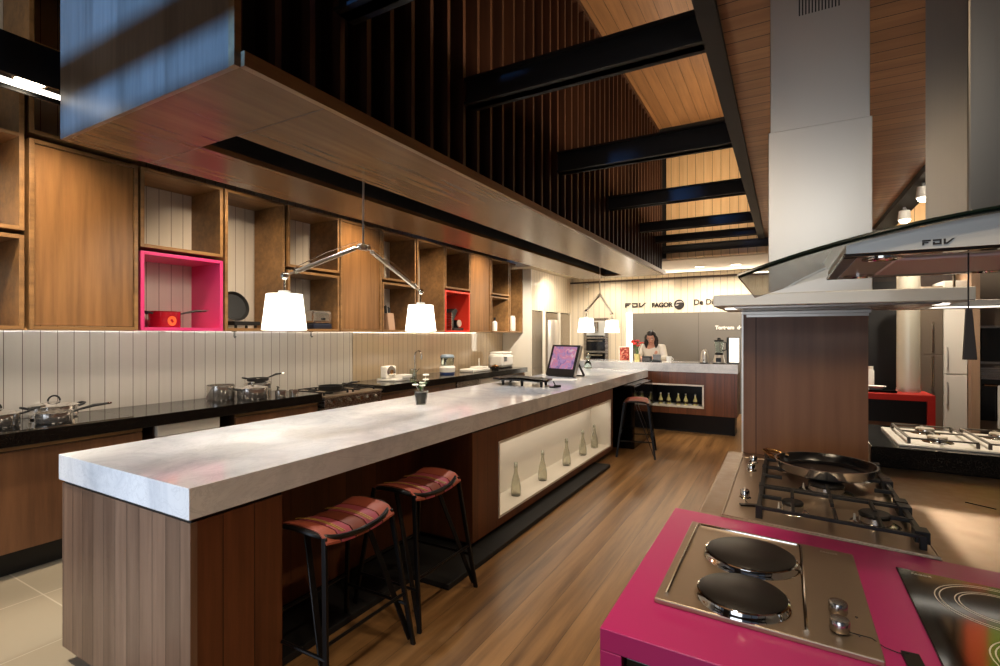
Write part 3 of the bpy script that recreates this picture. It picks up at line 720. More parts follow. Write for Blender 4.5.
n.box(-2.118, -2.10, NY0, NY1, NZ0, NZ1).box(-2.10, XI+.006, NY0, NY0+w, NZ0, NZ1).box(-2.10, XI+.006, NY1-w, NY1, NZ0, NZ1).box(-2.10, XI+.006, NY0+w, NY1-w, NZ0, NZ0+w).box(-2.10, XI+.006, NY0+w, NY1-w, NZ1-w, NZ1)
build('niche_lining', n, 'white', t)
build('far_recess_panel', MB().box(-2.885, -2.30, 6.12, 7.92, .07, .82), 'isl_side', t)
build('pedestal', MB().box(-2.0, -1.70, 6.55, 7.6, .0, .83), 'black_gloss', t, .02)
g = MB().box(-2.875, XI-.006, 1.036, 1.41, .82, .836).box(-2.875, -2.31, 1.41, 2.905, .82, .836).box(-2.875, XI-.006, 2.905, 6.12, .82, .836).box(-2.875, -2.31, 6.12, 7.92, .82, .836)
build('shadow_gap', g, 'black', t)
g = MB().box(-2.82, -1.93, 1.15, 1.41, 0, .07).box(-2.82, -2.34, 1.41, 7.9, 0, .07).box(-2.34, -1.93, 2.95, 6.05, 0, .07)
build('plinth', g, 'black', t)
g = MB().box(-2.33, -1.97, 1.42, 2.42, 0, .035).box(-2.33, -1.71, 2.42, 2.945, 0, .035).box(-1.925, -1.71, 2.945, 5.55, 0, .035)
build('foot_rail', g, 'plinth', t, .004)

# bottles in the niche
zn = NZ0+w
def make_bottle(x, y, z, s=1., mat='bottle'):
    prof = [(0, 0), (.038, 0), (.042, .01), (.042, .07), (.032, .13), (.018, .18), (.014, .225), (.017, .23), (.017, .25), (.012, .25), (.012, .225), (.014, .18), (.028, .13), (.038, .07), (.038, .014), (0, .01)]
    t = thing('glass_bottle', 'x', 'bottle', (x, y, z), 'glass bottles in the white niche')
    build('glass_body', MB().lathe([(r*s, h*s) for r, h in prof], (x, y, z), 28), mat, t)
    build('stopper', MB().lathe([(0, .235*s), (.0115*s, .235*s), (.0115*s, .255*s), (.016*s, .258*s), (.014*s, .275*s), (0, .278*s)], (x, y, z), 16), 'glass', t)
    return t
b0 = make_bottle(-1.967, 3.756, zn)
b0['label'] = 'clear glass bottle nearest the camera in the white island niche'
for (x, y), lb in zip(((-1.955, 4.265), (-1.962, 4.873), (-1.970, 5.373), (-1.976, 5.787)), ('clear glass bottle second from the near end of the white island niche', 'middle clear glass bottle of five in the white island niche', 'clear glass bottle second from the far end of the white island niche', 'clear glass bottle farthest away in the white island niche')):
    dup(b0, (x, y, zn), 0, lb)

# ------------------------------------------------------------------ return counter
ZR = 1.06
tag(build('marble_bar_top', MB().box(-3.15, -.585, 7.932, 8.56, ZR-.13, ZR), 'marble', bevel=.002), 'raised white marble bar top across the far end of the island', 'worktop')
t = thing('reception_bar', 'walnut boarded bar front under the far marble top, with a dark bottle niche', 'bar', (-1.8, 8.2, 0))
RY = 7.945; a0, a1, c0, c1 = -1.80, -1.06, .41, .74
mb = MB().box(-3.14, a0, RY, 8.5, .30, .928) if False else MB()
mb.box(-2.30, a0, RY, 8.5, .30, .928).box(a1, -.595, RY, 8.5, .30, .928).box(a0, a1, RY, 8.5, c1, .928).box(a0, a1, RY, 8.5, .30, c0).box(a0, a1, 8.3, 8.5, c0, c1)
build('front_boards', mb, 'isl_x', t)
n = MB().box(a0, a1, 8.28, 8.298, c0, c1).box(a0, a0+.01, RY+.005, 8.28, c0, c1).box(a1-.01, a1, RY+.005, 8.28, c0, c1).box(a0, a1, RY+.02, 8.28, c1-.01, c1)
build('niche_lining', n, 'black', t)
n = MB().box(a0-.01, a1+.02, RY-.006, RY+.015, c1-.016, c1+.006).box(a0-.01, a1+.02, RY-.006, RY+.015, c0-.012, c0+.012).box(a1-.002, a1+.02, RY-.006, RY+.015, c0, c1).box(a0+.01, a1, RY+.015, 8.28, c0, c0+.012)
build('niche_frame', n, 'white', t)
build('plinth', MB().box(-2.3, -.64, 8.15, 8.48, 0, .30), 'black', t)
BL2 = ['small bottle at the left end of the dark bar niche', 'small bottle second from left in the dark bar niche', 'middle small bottle in the dark bar niche', 'small bottle second from right in the dark bar niche', 'small bottle at the right end of the dark bar niche']
bmat = base_mat('pale_yellow_bottle', (196, 188, 128), .2)
bb = None
for k, x in enumerate((-1.686, -1.565, -1.424, -1.315, -1.178)):
    if bb is None:
        bb = thing('small_bottle', BL2[0], 'bottle', (x, 8.08, c0+.012), 'small bottles in the bar niche')
        build('body', MB().lathe([(0, 0), (.030, 0), (.033, .01), (.033, .07), (.013, .115), (.011, .15), (0, .15)], (x, 8.08, c0+.012), 20), bmat, bb)
        build('cap', MB().lathe([(.012, .15), (.012, .17), (0, .172)], (x, 8.08, c0+.012), 14), 'white_plastic', bb)
        build('paper_label', MB().lathe([(.0335, .02), (.0335, .055)], (x, 8.08, c0+.012), 20), 'dark_wood', bb)
    else: dup(bb, (x, 8.08, c0+.012), 0, BL2[k])

# ------------------------------------------------------------------ bar stools
def make_stool():
    t = thing('bar_stool', 'x', 'stool', (0, 0, 0), 'leather strap bar stools')
    def sz(x, y): return 0.662 + .032*(abs(y)/.24)**2 - .02*(abs(x)/.16)**2
    mb = MB()
    ring = []
    for i in range(40):
        a = 2*PI*i/40; ca, sa = math.cos(a), math.sin(a)
        x = .152*math.copysign(abs(ca)**.5, ca); y = .22*math.copysign(abs(sa)**.5, sa)
        ring.append((x, y, sz(x, y)-.012))
    build('seat_frame', mb.tube(ring, .012, 8, True), 'black_paint', t)
    n = 5
    for k in range(n):
        y0 = -.21+.42*k/n+.004; y1 = -.21+.42*(k+1)/n-.004
        m = MB(); rows = []
        for i in range(9):
            x = -.158+.316*i/8
            rows.append([m.bm.verts.new((x, y, sz(x, y)+dz-.028*max(0, abs(x)-.131)/.027)) for y, dz in ((y0, .004), ((y0+y1)/2, .008), (y1, .004), (y1, -.004), (y0, -.004))])
        for A, B in zip(rows, rows[1:]):
            for j in range(5): m.bm.faces.new((A[j], A[(j+1) % 5], B[(j+1) % 5], B[j]))
        m.bm.faces.new(rows[0]); m.bm.faces.new(rows[-1][::-1])
        o = build('strap', m, ('sal', 'pnk', 'brn', 'pnk', 'sal')[k], t)
        if k in (1, 3):
            for yy in (y0+.012, y0+.024):
                build('stitching', MB().tube([(-.15+.30*i/6, yy, sz(-.15+.30*i/6, yy)+.0085) for i in range(7)], .0025, 6), 'gold', o)
    feet = {}
    for sx in (-1, 1):
        for sy in (-1, 1):
            top = (sx*.138, sy*.20, sz(.138, .20)-.01); ft = (sx*.225, sy*.265, 0); feet[(sx, sy)] = ft
            build('leg', MB().bar(top, ft, .024, .014, (0, 1, 0)), 'black_paint', t, .002)
        
    for sy in (-1, 1):
        ft = feet[(1, sy)]; build('brace', MB().bar((-.02, sy*.16, sz(.02, .16)-.014), (ft[0]-.012, ft[1]-sy*.01, .03), .03, .008, (1, 0, 0)), 'black_paint', t, .002)
    f = lambda sx, sy, q: tuple((1-q)*a+q*b for a, b in zip((sx*.138, sy*.20, .66), feet[(sx, sy)]))
    build('stretcher', MB().tube([f(1, -1, .62), f(1, 1, .62)], .008, 8), 'black_paint', t)
    build('stretcher', MB().tube([f(-1, -1, .62), f(-1, 1, .62)], .008, 8), 'black_paint', t)
    build('stretcher', MB().tube([f(-1, -1, .70), f(1, -1, .70)], .008, 8), 'black_paint', t)
    build('stretcher', MB().tube([f(-1, 1, .70), f(1, 1, .70)], .008, 8), 'black_paint', t)
    return t
st = make_stool()
st.location = (-1.79, 1.655, 0); st['label'] = 'nearest leather strap bar stool, beside the island corner post'
dup(st, (-1.82, 2.27, 0), 0, 'second leather strap bar stool, just before the white niche block')
dup(st, (-1.62, 6.36, 0), .2, 'far bar stool standing beyond the white niche')

# ------------------------------------------------------------------ pendant lamps
def pendant(y, label, stem_top):
    x = -2.37; t = thing('double_pendant_lamp', label, 'lamp', (x, y, stem_top), 'double pendant lamps')
    hz = 2.06
    build('stem', MB().cone((x, y, hz), (x, y, stem_top), .007, .007, 12), 'alu', t)
    build('hub', MB().box(x-.012, x+.012, y-.035, y+.035, hz-.02, hz+.02).cone((x-.02, y-.03, hz), (x+.02, y-.03, hz), .016, .016, 14).cone((x-.02, y+.03, hz), (x+.02, y+.03, hz), .016, .016, 14), 'alu', t, .002)
    for s in (-1, 1):
        a = (x, y+s*.03, hz); b = (x, y+s*.59, 1.815)
        m = MB().tube([(x, y+s*.075, hz-.02), (x, y+s*.52, 1.845)], .0135, 12).tube([a, b], .0055, 8)
        arm = build('arm', m, 'alu', t)
        build('tension_wire', MB().tube([(x, y+s*.05, hz+.028), (x, y+s*.30, hz-.075), (x, y+s*.56, 1.85)], .0018, 6), 'chrome', arm)
        build('joint', MB().ball(b, .022).cone((x, b[1], b[2]), (x, b[1], 1.73), .006, .006, 10), 'chrome', t)
        build('shade_cap', MB().lathe([(0, 1.738), (.03, 1.735), (.034, 1.716), (0, 1.716)], (x, b[1], 0), 20), 'white_plastic', t)
        build('lamp_shade', MB().lathe([(.092, 1.716), (.115, 1.522), (.112, 1.522), (.089, 1.713), (.0, 1.713), (0, 1.716), (.092, 1.716)], (x, b[1], 0), 40), 'shade', t)
        point((x, b[1], 1.60), 6, (1., .9, .78), .06)
    return t
pendant(2.405, 'nearer double pendant lamp with two white shades over the island', 2.66)
pendant(7.19, 'farther double pendant lamp with two white shades over the island', 2.66)

# ------------------------------------------------------------------ things on the island
t = thing('potted_plant', 'small white-flowered plant in a glass cup on the marble', 'plant', (-2.49, 3.15, ZI))
c = (-2.49, 3.15, ZI)
build('glass_cup', MB().lathe([(0, 0), (.040, 0), (.057, .108), (.054, .108), (.038, .006), (0, .006)], c, 28), 'glass', t)
build('soil', MB().lathe([(0, .007), (.0375, .007), (.0515, .095), (.03, .102), (0, .103)], c, 24), 'soil', t)
mb = MB(); rl = random.Random(3)
for k in range(9):
    a = rl.uniform(0, 2*PI); ln = rl.uniform(.07, .12); d = Vector((math.cos(a), math.sin(a), 0)); p = Vector(c)+Vector((0, 0, .10))
    q1 = p+d*ln*.35+Vector((0, 0, ln*.6)); q2 = p+d*ln*.8+Vector((0, 0, ln*.75)); s = Vector((-d.y, d.x, 0))*.013
    v = [mb.bm.verts.new(x) for x in (p, q1+s, q2, q1-s, q1+Vector((0, 0, .004)))]
    for f in ((0, 1, 4), (1, 2, 4), (2, 3, 4), (3, 0, 4)): mb.bm.faces.new([v[i] for i in f])
build('leaves', mb, 'leaf', t)
for (dx, dy, dz) in ((-.02, -.045, .155), (.03, -.02, .15), (-.01, .03, .165), (.01, .05, .19), (.0, .065, .225)):
    m = MB(); p = Vector(c)+Vector((dx, dy, dz))
    for i in range(5):
        a = 2*PI*i/5; m.ball(p+Vector((math.cos(a)*.014, math.sin(a)*.014, 0)), .013, (1, 1, .5), 10)
    m.tube([Vector(c)+Vector((dx*.3, dy*.3, .10)), p], .0018, 6)
    build('flower', m, 'petal', t)

t = thing('table_grill', 'low black slab standing on short legs on the marble', 'hob', (-2.55, 4.95, ZI))
build('slab', MB().prism([(-2.66, 4.74), (-2.21, 4.72), (-2.16, 4.80), (-2.2, 5.0), (-2.66, 5.18), (-2.80, 5.14), (-2.80, 4.80)], ZI+.052, ZI+.075, 'z'), 'iron', t, .006)
for (x, y) in ((-2.66, 4.78), (-2.42, 4.76), (-2.20, 4.77), (-2.24, 4.97), (-2.74, 5.1)):
    build('leg', MB().cone((x, y, ZI), (x, y, ZI+.054), .012, .018, 12), 'black', t)
build('front_rim', MB().tube([(-2.66, 4.735, ZI+.064), (-2.44, 4.70, ZI+.080), (-2.2, 4.715, ZI+.064), (-2.15, 4.80, ZI+.06), (-2.19, 5.0, ZI+.06)], .014, 8), 'black_gloss', t)
t = thing('power_cable', 'black cable with plug lying on the marble beside the low slab', 'cable', (-2.05, 4.78, ZI))
build('cable', MB().tube([(-2.12, 4.9, ZI+.05), (-2.08, 4.86, ZI+.012), (-2.06, 4.80, ZI+.008), (-2.09, 4.74, ZI+.008), (-2.05, 4.74, ZI+.008), (-2.03, 4.76, ZI+.012)], .007, 8), 'cord', t)
build('plug', MB().cone((-2.04, 4.74, ZI+.017), (-2.0, 4.80, ZI+.017), .017, .013, 14), 'black', t)

# tablet
t = thing('touch_screen', 'black framed touch screen tilted on a stand, showing a pink picture', 'screen', (-2.54, 6.1, ZI))
base = Matrix.Translation((-2.54, 6.05, ZI+.012)) @ Matrix.Rotation(math.radians(-18), 4, 'Z') @ Matrix.Rotation(math.radians(-20), 4, 'X')
build('casing', MB().box(-.235, .235, 0, .04, 0, .42, base), 'black', t, .006)
build('display', MB().box(-.195, .195, -.002, .002, .095, .395, base), 'screen', t)
build('side_rail', MB().box(.235, .25, .002, .038, 0, .415, base), 'alu', t, .002)
st2 = Matrix.Translation((-2.54, 6.05, ZI)) @ Matrix.Rotation(math.radians(-18), 4, 'Z')
build('kickstand', MB().bar(st2 @ Vector((.17, .12, .26)), st2 @ Vector((.20, .26, .012)), .03, .012).bar(st2 @ Vector((-.17, .12, .26)), st2 @ Vector((-.20, .26, .012)), .03, .012).bar(st2 @ Vector((-.20, .26, .008)), st2 @ Vector((.20, .26, .008)), .02, .012), 'black', t)
build('foot', MB().box(-.18, .18, -.02, .06, 0, .012, st2), 'black', t, .003)
t = thing('paper_sheet', 'white sheets lying on the marble in front of the touch screen', 'paper', (-2.34, 5.65, ZI))
build('sheet', MB().box(-.16, .18, -.12, .08, 0, .003, Matrix.Translation((-2.36, 5.62, ZI)) @ Matrix.Rotation(.45, 4, 'Z')), 'paper', t)
build('sheet', MB().box(-.14, .16, -.10, .08, .003, .005, Matrix.Translation((-2.32, 5.68, ZI)) @ Matrix.Rotation(.3, 4, 'Z')), 'paper', t)
t = thing('glass_decanter', 'small clear figure-shaped glass decanter on the marble before the ovens', 'decanter', (-2.70, 7.6, ZI))
build('glass_body', MB().lathe([(0, 0), (.055, 0), (.06, .02), (.05, .10), (.02, .135), (.02, .15), (.035, .17), (.03, .20), (0, .21), (0, .205), (.026, .195), (.03, .17), (.016, .15), (.016, .135), (.045, .098), (.055, .02), (0, .008)], (-2.70, 7.6, ZI), 28), 'glass', t)
build('stopper', MB().lathe([(0, .205), (.015, .21), (.022, .235), (0, .25)], (-2.70, 7.6, ZI), 16), 'chrome', t)

# ------------------------------------------------------------------ things on the bar
t = thing('picture_frame', 'small framed red print standing on the marble bar', 'picture', (-2.25, 8.1, ZR))
pm = Matrix.Translation((-2.26, 8.10, ZR)) @ Matrix.Rotation(.3, 4, 'Z') @ Matrix.Rotation(-.12, 4, 'X')
build('frame', MB().box(-.09, .09, 0, .02, 0, .24, pm), 'white', t, .003)
build('print', MB().box(-.075, .075, -.003, .001, .015, .225, pm), 'print', t)
build('strut', MB().bar(pm @ Vector((0, .018, .16)), Vector((pm @ Vector((0, .11, 0))).to_tuple()[:2]+(ZR+.005,)), .03, .006), 'black', t)
t = thing('flower_vase', 'pale yellow vase of red flowers beside the woman', 'vase', (-2.075, 8.18, ZR))
c = (-2.075, 8.18, ZR)
build('vase', MB().lathe([(0, 0), (.04, 0), (.05, .12), (.046, .12), (.036, .008), (0, .008)], c, 24), 'vase', t)
mb = MB(); hd = []
for k in range(9):
    a = rl.uniform(0, 2*PI); r = rl.uniform(.02, .09); h = rl.uniform(.24, .34)
    p = Vector(c)+Vector((math.cos(a)*r, math.sin(a)*r, h)); hd.append(p); mb.tube([Vector(c)+Vector((0, 0, .06)), Vector(c)+Vector((math.cos(a)*r*.4, math.sin(a)*r*.4, h*.6)), p], .004, 6)
build('stems', mb, 'leaf', t)
for p in hd:
    m = MB()
    for i in range(6):
        a = 2*PI*i/6; m.ball(p+Vector((math.cos(a)*.018, math.sin(a)*.018, 0)), .019, (1, 1, .7), 10)
    build('flower', m, 'petal_red', t)
t = thing('display_box', 'black card box standing on the bar in front of the woman', 'box', (-1.92, 8.2, ZR))
build('body', MB().box(-1.995, -1.86, 8.16, 8.26, ZR, ZR+.085), 'black', t, .003)
build('front_card', MB().box(-1.985, -1.87, 8.154, 8.16, ZR+.01, ZR+.06), base_mat('grey_card', (80, 76, 74), .6), t)
t = thing('card_holder', 'grey clear card holder on the bar, right of the black box', 'holder', (-1.78, 8.2, ZR))
build('tray', MB().box(-1.845, -1.70, 8.15, 8.25, ZR, ZR+.02), 'iron', t, .003)
build('panel', MB().box(-1.835, -1.71, 8.20, 8.215, ZR+.02, ZR+.115, None), base_mat('grey_print', (104, 100, 92), .3), t, .002)
t = thing('white_mug', 'white mug at the right of the woman on the bar', 'mug', (-1.585, 8.2, ZR))
build('body', MB().lathe([(0, 0), (.034, 0), (.042, .09), (.038, .09), (.03, .006), (0, .006)], (-1.585, 8.2, ZR), 24), 'white_plastic', t)
build('handle', MB().tube(arc((-1.545, 8.2, ZR+.045), .025, -PI/2, PI/2, 8, (1, 0, 0), (0, 0, 1)), .005, 8), 'white_plastic', t)
t = thing('juicer', 'domed steel juicer standing on the marble bar', 'juicer', (-1.05, 8.1, ZR))
build('body', MB().lathe([(0, 0), (.065, 0), (.062, .05), (.055, .12), (.04, .185), (.015, .21), (0, .212)], (-1.05, 8.1, ZR), 28), 'alu', t)
build('base_ring', MB().lathe([(0, 0), (.072, 0), (.072, .012), (.06, .016)], (-1.05, 8.1, ZR), 28), 'black', t)
build('spout', MB().bar((-1.05, 8.035, ZR+.06), (-1.05, 8.0, ZR+.05), .02, .012), 'chrome', t)
t = thing('blender', 'blender with clear jug and black and steel base on the bar', 'blender', (-.85, 8.1, ZR))
build('base', MB().lathe([(0, .012), (.085, .012), (.08, .05), (.06, .13), (0, .13)], (-.85, 8.1, ZR), 24), 'alu', t)
build('control', MB().box(-.885, -.815, 8.015, 8.035, ZR+.03, ZR+.09), 'black', t, .004)
build('foot', MB().lathe([(0, 0), (.09, 0), (.09, .014), (0, .014)], (-.85, 8.1, ZR), 24), 'black', t)
build('collar', MB().lathe([(0, .13), (.055, .13), (.055, .165), (0, .165)], (-.85, 8.1, ZR), 24), 'black', t)
build('jug', MB().lathe([(0, .165), (.05, .165), (.065, .33), (.061, .33), (.046, .17), (0, .17)], (-.85, 8.1, ZR), 24), 'glass', t)
build('lid', MB().lathe([(0, .385), (.02, .385), (.025, .355), (.066, .35), (.066, .328), (0, .328)], (-.85, 8.1, ZR), 24), 'black', t)
build('jug_handle', MB().tube([(-.795, 8.1, ZR+.32), (-.75, 8.1, ZR+.31), (-.75, 8.1, ZR+.21), (-.80, 8.1, ZR+.19)], .01, 8), 'black', t)
t = thing('light_box', 'bright white lit board with black side standing on the bar', 'light box', (-.68, 8.25, ZR))
build('case', MB().box(-.76, -.585, 8.24, 8.30, ZR, ZR+.39), 'black', t, .004)
build('lit_face', MB().box(-.725, -.59, 8.232, 8.241, ZR+.02, ZR+.38), 'litbox', t)

# ------------------------------------------------------------------ woman behind the bar
t = thing('person', 'dark-haired woman in a white blouse looking down behind the bar', 'person', (-2.0, 8.95, 0))
def skin_obj(name, pts, edges, rad, mat, parent, sub=2, root=0):
    me = bpy.data.meshes.new(name); off = wloc(parent)
    me.from_pydata([tuple(Vector(p)-off) for p in pts], edges, [])
    me.materials.append(M[mat]); o = bpy.data.objects.new(name, me); COL.objects.link(o); o.parent = parent
    md = o.modifiers.new('skin', 'SKIN'); md.use_smooth_shade = True
    for i, r in enumerate(rad):
        me.skin_vertices[0].data[i].radius = r if isinstance(r, tuple) else (r, r)
    me.skin_vertices[0].data[root].use_root = True
    s = o.modifiers.new('sub', 'SUBSURF'); s.levels = sub; s.render_levels = sub
    return o
px, py = -2.0, 8.95
P = [(px, py, .82), (px, py-.01, 1.0), (px, py-.03, 1.14), (px, py-.05, 1.26), (px, py-.08, 1.33), (px, py-.11, 1.40),   # 0-5 spine, neck, skull base
     (px-.17, py-.05, 1.265), (px-.22, py-.16, 1.08), (px-.10, py-.40, 1.10), (px-.06, py-.46, 1.105),       # 6-9 left arm
     (px+.17, py-.05, 1.265), (px+.23, py-.16, 1.08), (px+.12, py-.40, 1.10), (px+.08, py-.46, 1.105),       # 10-13 right arm
     (px-.09, py, .78), (px-.10, py-.02, .46), (px-.10, py+.03, .08), (px-.10, py-.10, .03),
     (px+.09, py, .78), (px+.10, py-.02, .46), (px+.10, py+.03, .08), (px+.10, py-.10, .03)]
E_ = [(0, 1), (1, 2), (2, 3), (3, 4), (4, 5), (3, 6), (6, 7), (7, 8), (8, 9), (3, 10), (10, 11), (11, 12), (12, 13), (0, 14), (14, 15), (15, 16), (16, 17), (0, 18), (18, 19), (19, 20), (20, 21)]
R_ = [(.15, .11), (.125, .095), (.145, .10), (.11, .085), (.05, .05), (.05, .05), (.062, .062), (.045, .045), (.033, .033), (.028, .022), (.062, .062), (.045, .045), (.033, .033), (.028, .022), (.085, .085), (.06, .06), (.042, .042), (.035, .035), (.085, .085), (.06, .06), (.042, .042), (.035, .035)]
skin_obj('body', P, E_, R_, 'skin', t)
# blouse and trousers as clothing over the body
skin_obj('blouse', [P[0], P[1], P[2], (px, py-.045, 1.255), P[6], P[7], tuple(Vector(P[7]).lerp(Vector(P[8]), .75)), P[10], P[11], tuple(Vector(P[11]).lerp(Vector(P[12]), .75))], [(0, 1), (1, 2), (2, 3), (3, 4), (4, 5), (5, 6), (3, 7), (7, 8), (8, 9)], [(.17, .13), (.14, .11), (.16, .115), (.125, .10), (.078, .078), (.058, .058), (.044, .044), (.078, .078), (.058, .058), (.044, .044)], 'blouse', t)
skin_obj('trousers', [P[0], P[14], P[15], P[16], P[18], P[19], P[20]], [(0, 1), (1, 2), (2, 3), (0, 4), (4, 5), (5, 6)], [(.165, .125), (.1, .1), (.075, .075), (.06, .06), (.1, .1), (.075, .075), (.06, .06)], 'trousers', t)
H0 = Vector((px, py-.13, 1.44)); hr = Matrix.Rotation(math.radians(28), 4, 'X')   # head bowed forward
def hp(x, y, z): return H0 + hr.to_3x3() @ Vector((x, y, z))
m = MB(); m.ball(H0, 1., (.073, .092, .108), 28, hr)
for v in m.bm.verts:                       # jaw taper, brow, cheeks
    l = hr.to_3x3().inverted() @ (v.co-H0)
    if l.z < 0: l.x *= 1+.33*l.z/.108; l.y -= .008*(-l.z/.108)
    if l.y < -.04: l.y = l.y*.94
    v.co = H0 + hr.to_3x3() @ l
m.prism([(0, 0)], 0, 1) if False else None
n0 = [hp(0, -.086, .016), hp(0, -.098, -.004), hp(0, -.106, -.020), hp(0, -.088, -.030)]
m.tube(n0, [.006, .009, .013, .006], 10)
for s in (-1, 1): m.ball(hp(s*.073, .004, -.004), .02, (.4, .8, 1.3), 10, hr)
build('head', m, 'skin', t)
for s in (-1, 1):
    e = build('eye', MB().ball(hp(s*.03, -.078, .008), .011, (1.2, .6, .7), 12, hr), 'white_plastic', t)
    build('iris', MB().ball(hp(s*.03, -.0845, .005), .005, (1, .4, 1), 10, hr), 'black', e)
    build('eyebrow', MB().tube([hp(s*.014, -.084, .026), hp(s*.032, -.084, .031), hp(s*.048, -.073, .026)], .0032, 6), 'hair', t)
build('mouth', MB().tube([hp(-.022, -.078, -.052), hp(-.01, -.086, -.049), hp(0, -.087, -.050), hp(.01, -.086, -.049), hp(.022, -.078, -.052)], [.003, .005, .006, .005, .003], 8), base_mat('lips', (170, 80, 76), .4), t)
m = MB(); m.ball(hp(0, .018, .022), 1., (.084, .095, .104), 28, hr)
kill = [v for v in m.bm.verts if (lambda l: l.y < -.045 and l.z < .062 and abs(l.x) < .062)(hr.to_3x3().inverted() @ (v.co-H0))]
bmesh.ops.delete(m.bm, geom=kill, context='VERTS')
for s in (-1, 1):
    m.tube([hp(s*.060, -.035, .075), hp(s*.082, -.02, .02), hp(s*.086, -.005, -.05), Vector((px+s*.085, py-.13, 1.33)), Vector((px+s*.08, py-.12, 1.26))], [.016, .028, .034, .034, .012], 12)
m.tube([hp(0, .10, .0), Vector((px, py+.02, 1.36)), Vector((px, py+.03, 1.26))], [.05, .075, .03], 14)
build('hair', m, 'hair', t)
for s, wr in ((-1, Vector(P[9])), (1, Vector(P[13]))):
    d = Vector((-s*.35, -.9, -.12)).normalized(); sd = Vector((d.y, -d.x, 0)).normalized()*(1 if s < 0 else -1)
    pts = [wr-d*.03, wr, wr+d*.05]; rad = [(.024, .018), (.032, .016), (.036, .014)]; ed = [(0, 1), (1, 2)]
    hand = skin_obj('hand', pts, ed, rad, 'skin', t, 2, 1)
    mh = MB()
    for i, (o_, ln) in enumerate(((-.028, .055), (-.010, .068), (.009, .064), (.026, .050))):
        a = wr+d*.055+sd*o_; mh.tube([a, a+d*ln*.45+Vector((0, 0, -.006)), a+d*ln*.8+Vector((0, 0, -.02)), a+d*ln+Vector((0, 0, -.034))], [.009, .0085, .008, .006], 10)
    a = wr+d*.01-sd*.03; mh.tube([a, a-sd*.018+d*.025, a-sd*.016+d*.05+Vector((0, 0, -.015))], [.011, .0095, .007], 10)
    build('fingers', mh, 'skin', hand)
t = thing('desk', 'work desk behind the raised marble bar, in front of the woman', 'desk', (-2.0, 8.62, 0))
build('top', MB().box(-2.9, -.65, 8.57, 8.80, 1.0, 1.03), 'white', t, .002)
build('leg', MB().box(-2.88, -2.84, 8.59, 8.78, 0, 1.0), 'white', t); build('leg', MB().box(-.71, -.67, 8.59, 8.78, 0, 1.0), 'white', t)

# ------------------------------------------------------------------ far wall
t = thing('grey_backdrop', 'grey recessed backdrop panel on the far wall behind the woman', 'panel', (-1.5, YF, 1.4))
build('panel', MB().box(-2.75, .6, YF-.04, YF-.005, .0, 1.925), 'grey_panel', t)
build('joint', MB().box(-1.47, -1.465, YF-.042, YF-.039, .0, 1.925), 'dark_wood', t)
text_obj('lettering', 'Torteam  de l', .098, (-1.165, YF-.048, 1.59), 'ink_w', t, ext=.003, bold=.004, sx=.95)
t = thing('light_strip', 'bright vertical light strip left of the grey backdrop', 'light', (-2.82, YF, 0))
build('diffuser', MB().box(-2.88, -2.765, YF-.05, YF-.01, .02, 1.93), 'strip', t, .006)
build('channel', MB().box(-2.89, -2.755, YF-.012, YF-.001, .0, 1.95), 'white', t)
# FDV emblem made of bars
def fdv(label, x0, z0, h, y, mat='ink', dep=.012, name='wall_lettering', cat='sign', sc=1.0):
    t = thing(name, label, cat, (x0, y, z0)) if cat else None
    return t
def fdv_letters(parent, x0, z0, h, y, mat='ink', dep=.012):
    w = h*1.28; s = h*.30; g = h*.30
    X = x0
    f = MB().box(X, X+w, y-dep, y, z0+h-s, z0+h).box(X, X+s, y-dep, y, z0, z0+h*.62).box(X+s, X+w*.72, y-dep, y, z0+h*.38, z0+h*.60)
    build('letter', f, mat, parent); X += w+g
    f = MB().box(X, X+w, y-dep, y, z0+h-s, z0+h).box(X, X+w, y-dep, y, z0, z0+s).box(X+w-s, X+w, y-dep, y, z0+s, z0+h-s).box(X, X+s, y-dep, y, z0+s, z0+h*.55)
    build('letter', f, mat, parent); X += w+g
    f = MB().prism([(X, z0+h), (X, z0), (X+w*.45, z0), (X+w*1.25, z0+h), (X+w*.98, z0+h), (X+w*.36, z0+s), (X+s, z0+s), (X+s, z0+h)], y-dep, y, 'y')
    build('letter', f, mat, parent)
t = thing('wall_lettering', 'dark three-letter lettering on the far wall, leftmost of the signs', 'sign', (-2.7, YF, 2.05)); fdv_letters(t, -2.915, 2.05, .092, YF)
t = thing('wall_lettering', 'dark five-letter lettering on the far wall beside a round emblem', 'sign', (-2.2, YF, 2.04)); text_obj('letters', 'FAGOR', .125, (-2.365, YF-.008, 2.045), 'ink', t, ext=.006, bold=.006, sx=.98)
t = thing('wall_emblem', 'round dark emblem on the far wall after the five letters', 'sign', (-1.84, YF, 2.09))
build('disc', MB().cone((-1.835, YF, 2.088), (-1.835, YF-.02, 2.088), .10, .095, 36), 'ink', t)
build('highlight', MB().prism([(-1.90, 2.10), (-1.865, 2.15), (-1.79, 2.155), (-1.75, 2.12), (-1.80, 2.128), (-1.86, 2.12)], YF-.024, YF-.019, 'y').prism([(-1.915, 2.075), (-1.87, 2.09), (-1.83, 2.085), (-1.87, 2.06)], YF-.024, YF-.019, 'y'), 'alu', t)
t = thing('wall_lettering', 'dark lettering on the far wall partly hidden by the flat hood', 'sign', (-1.2, YF, 2.09)); text_obj('letters', 'De Dietrich', .145, (-1.56, YF-.008, 2.075), 'ink', t, ext=.006, bold=.003)
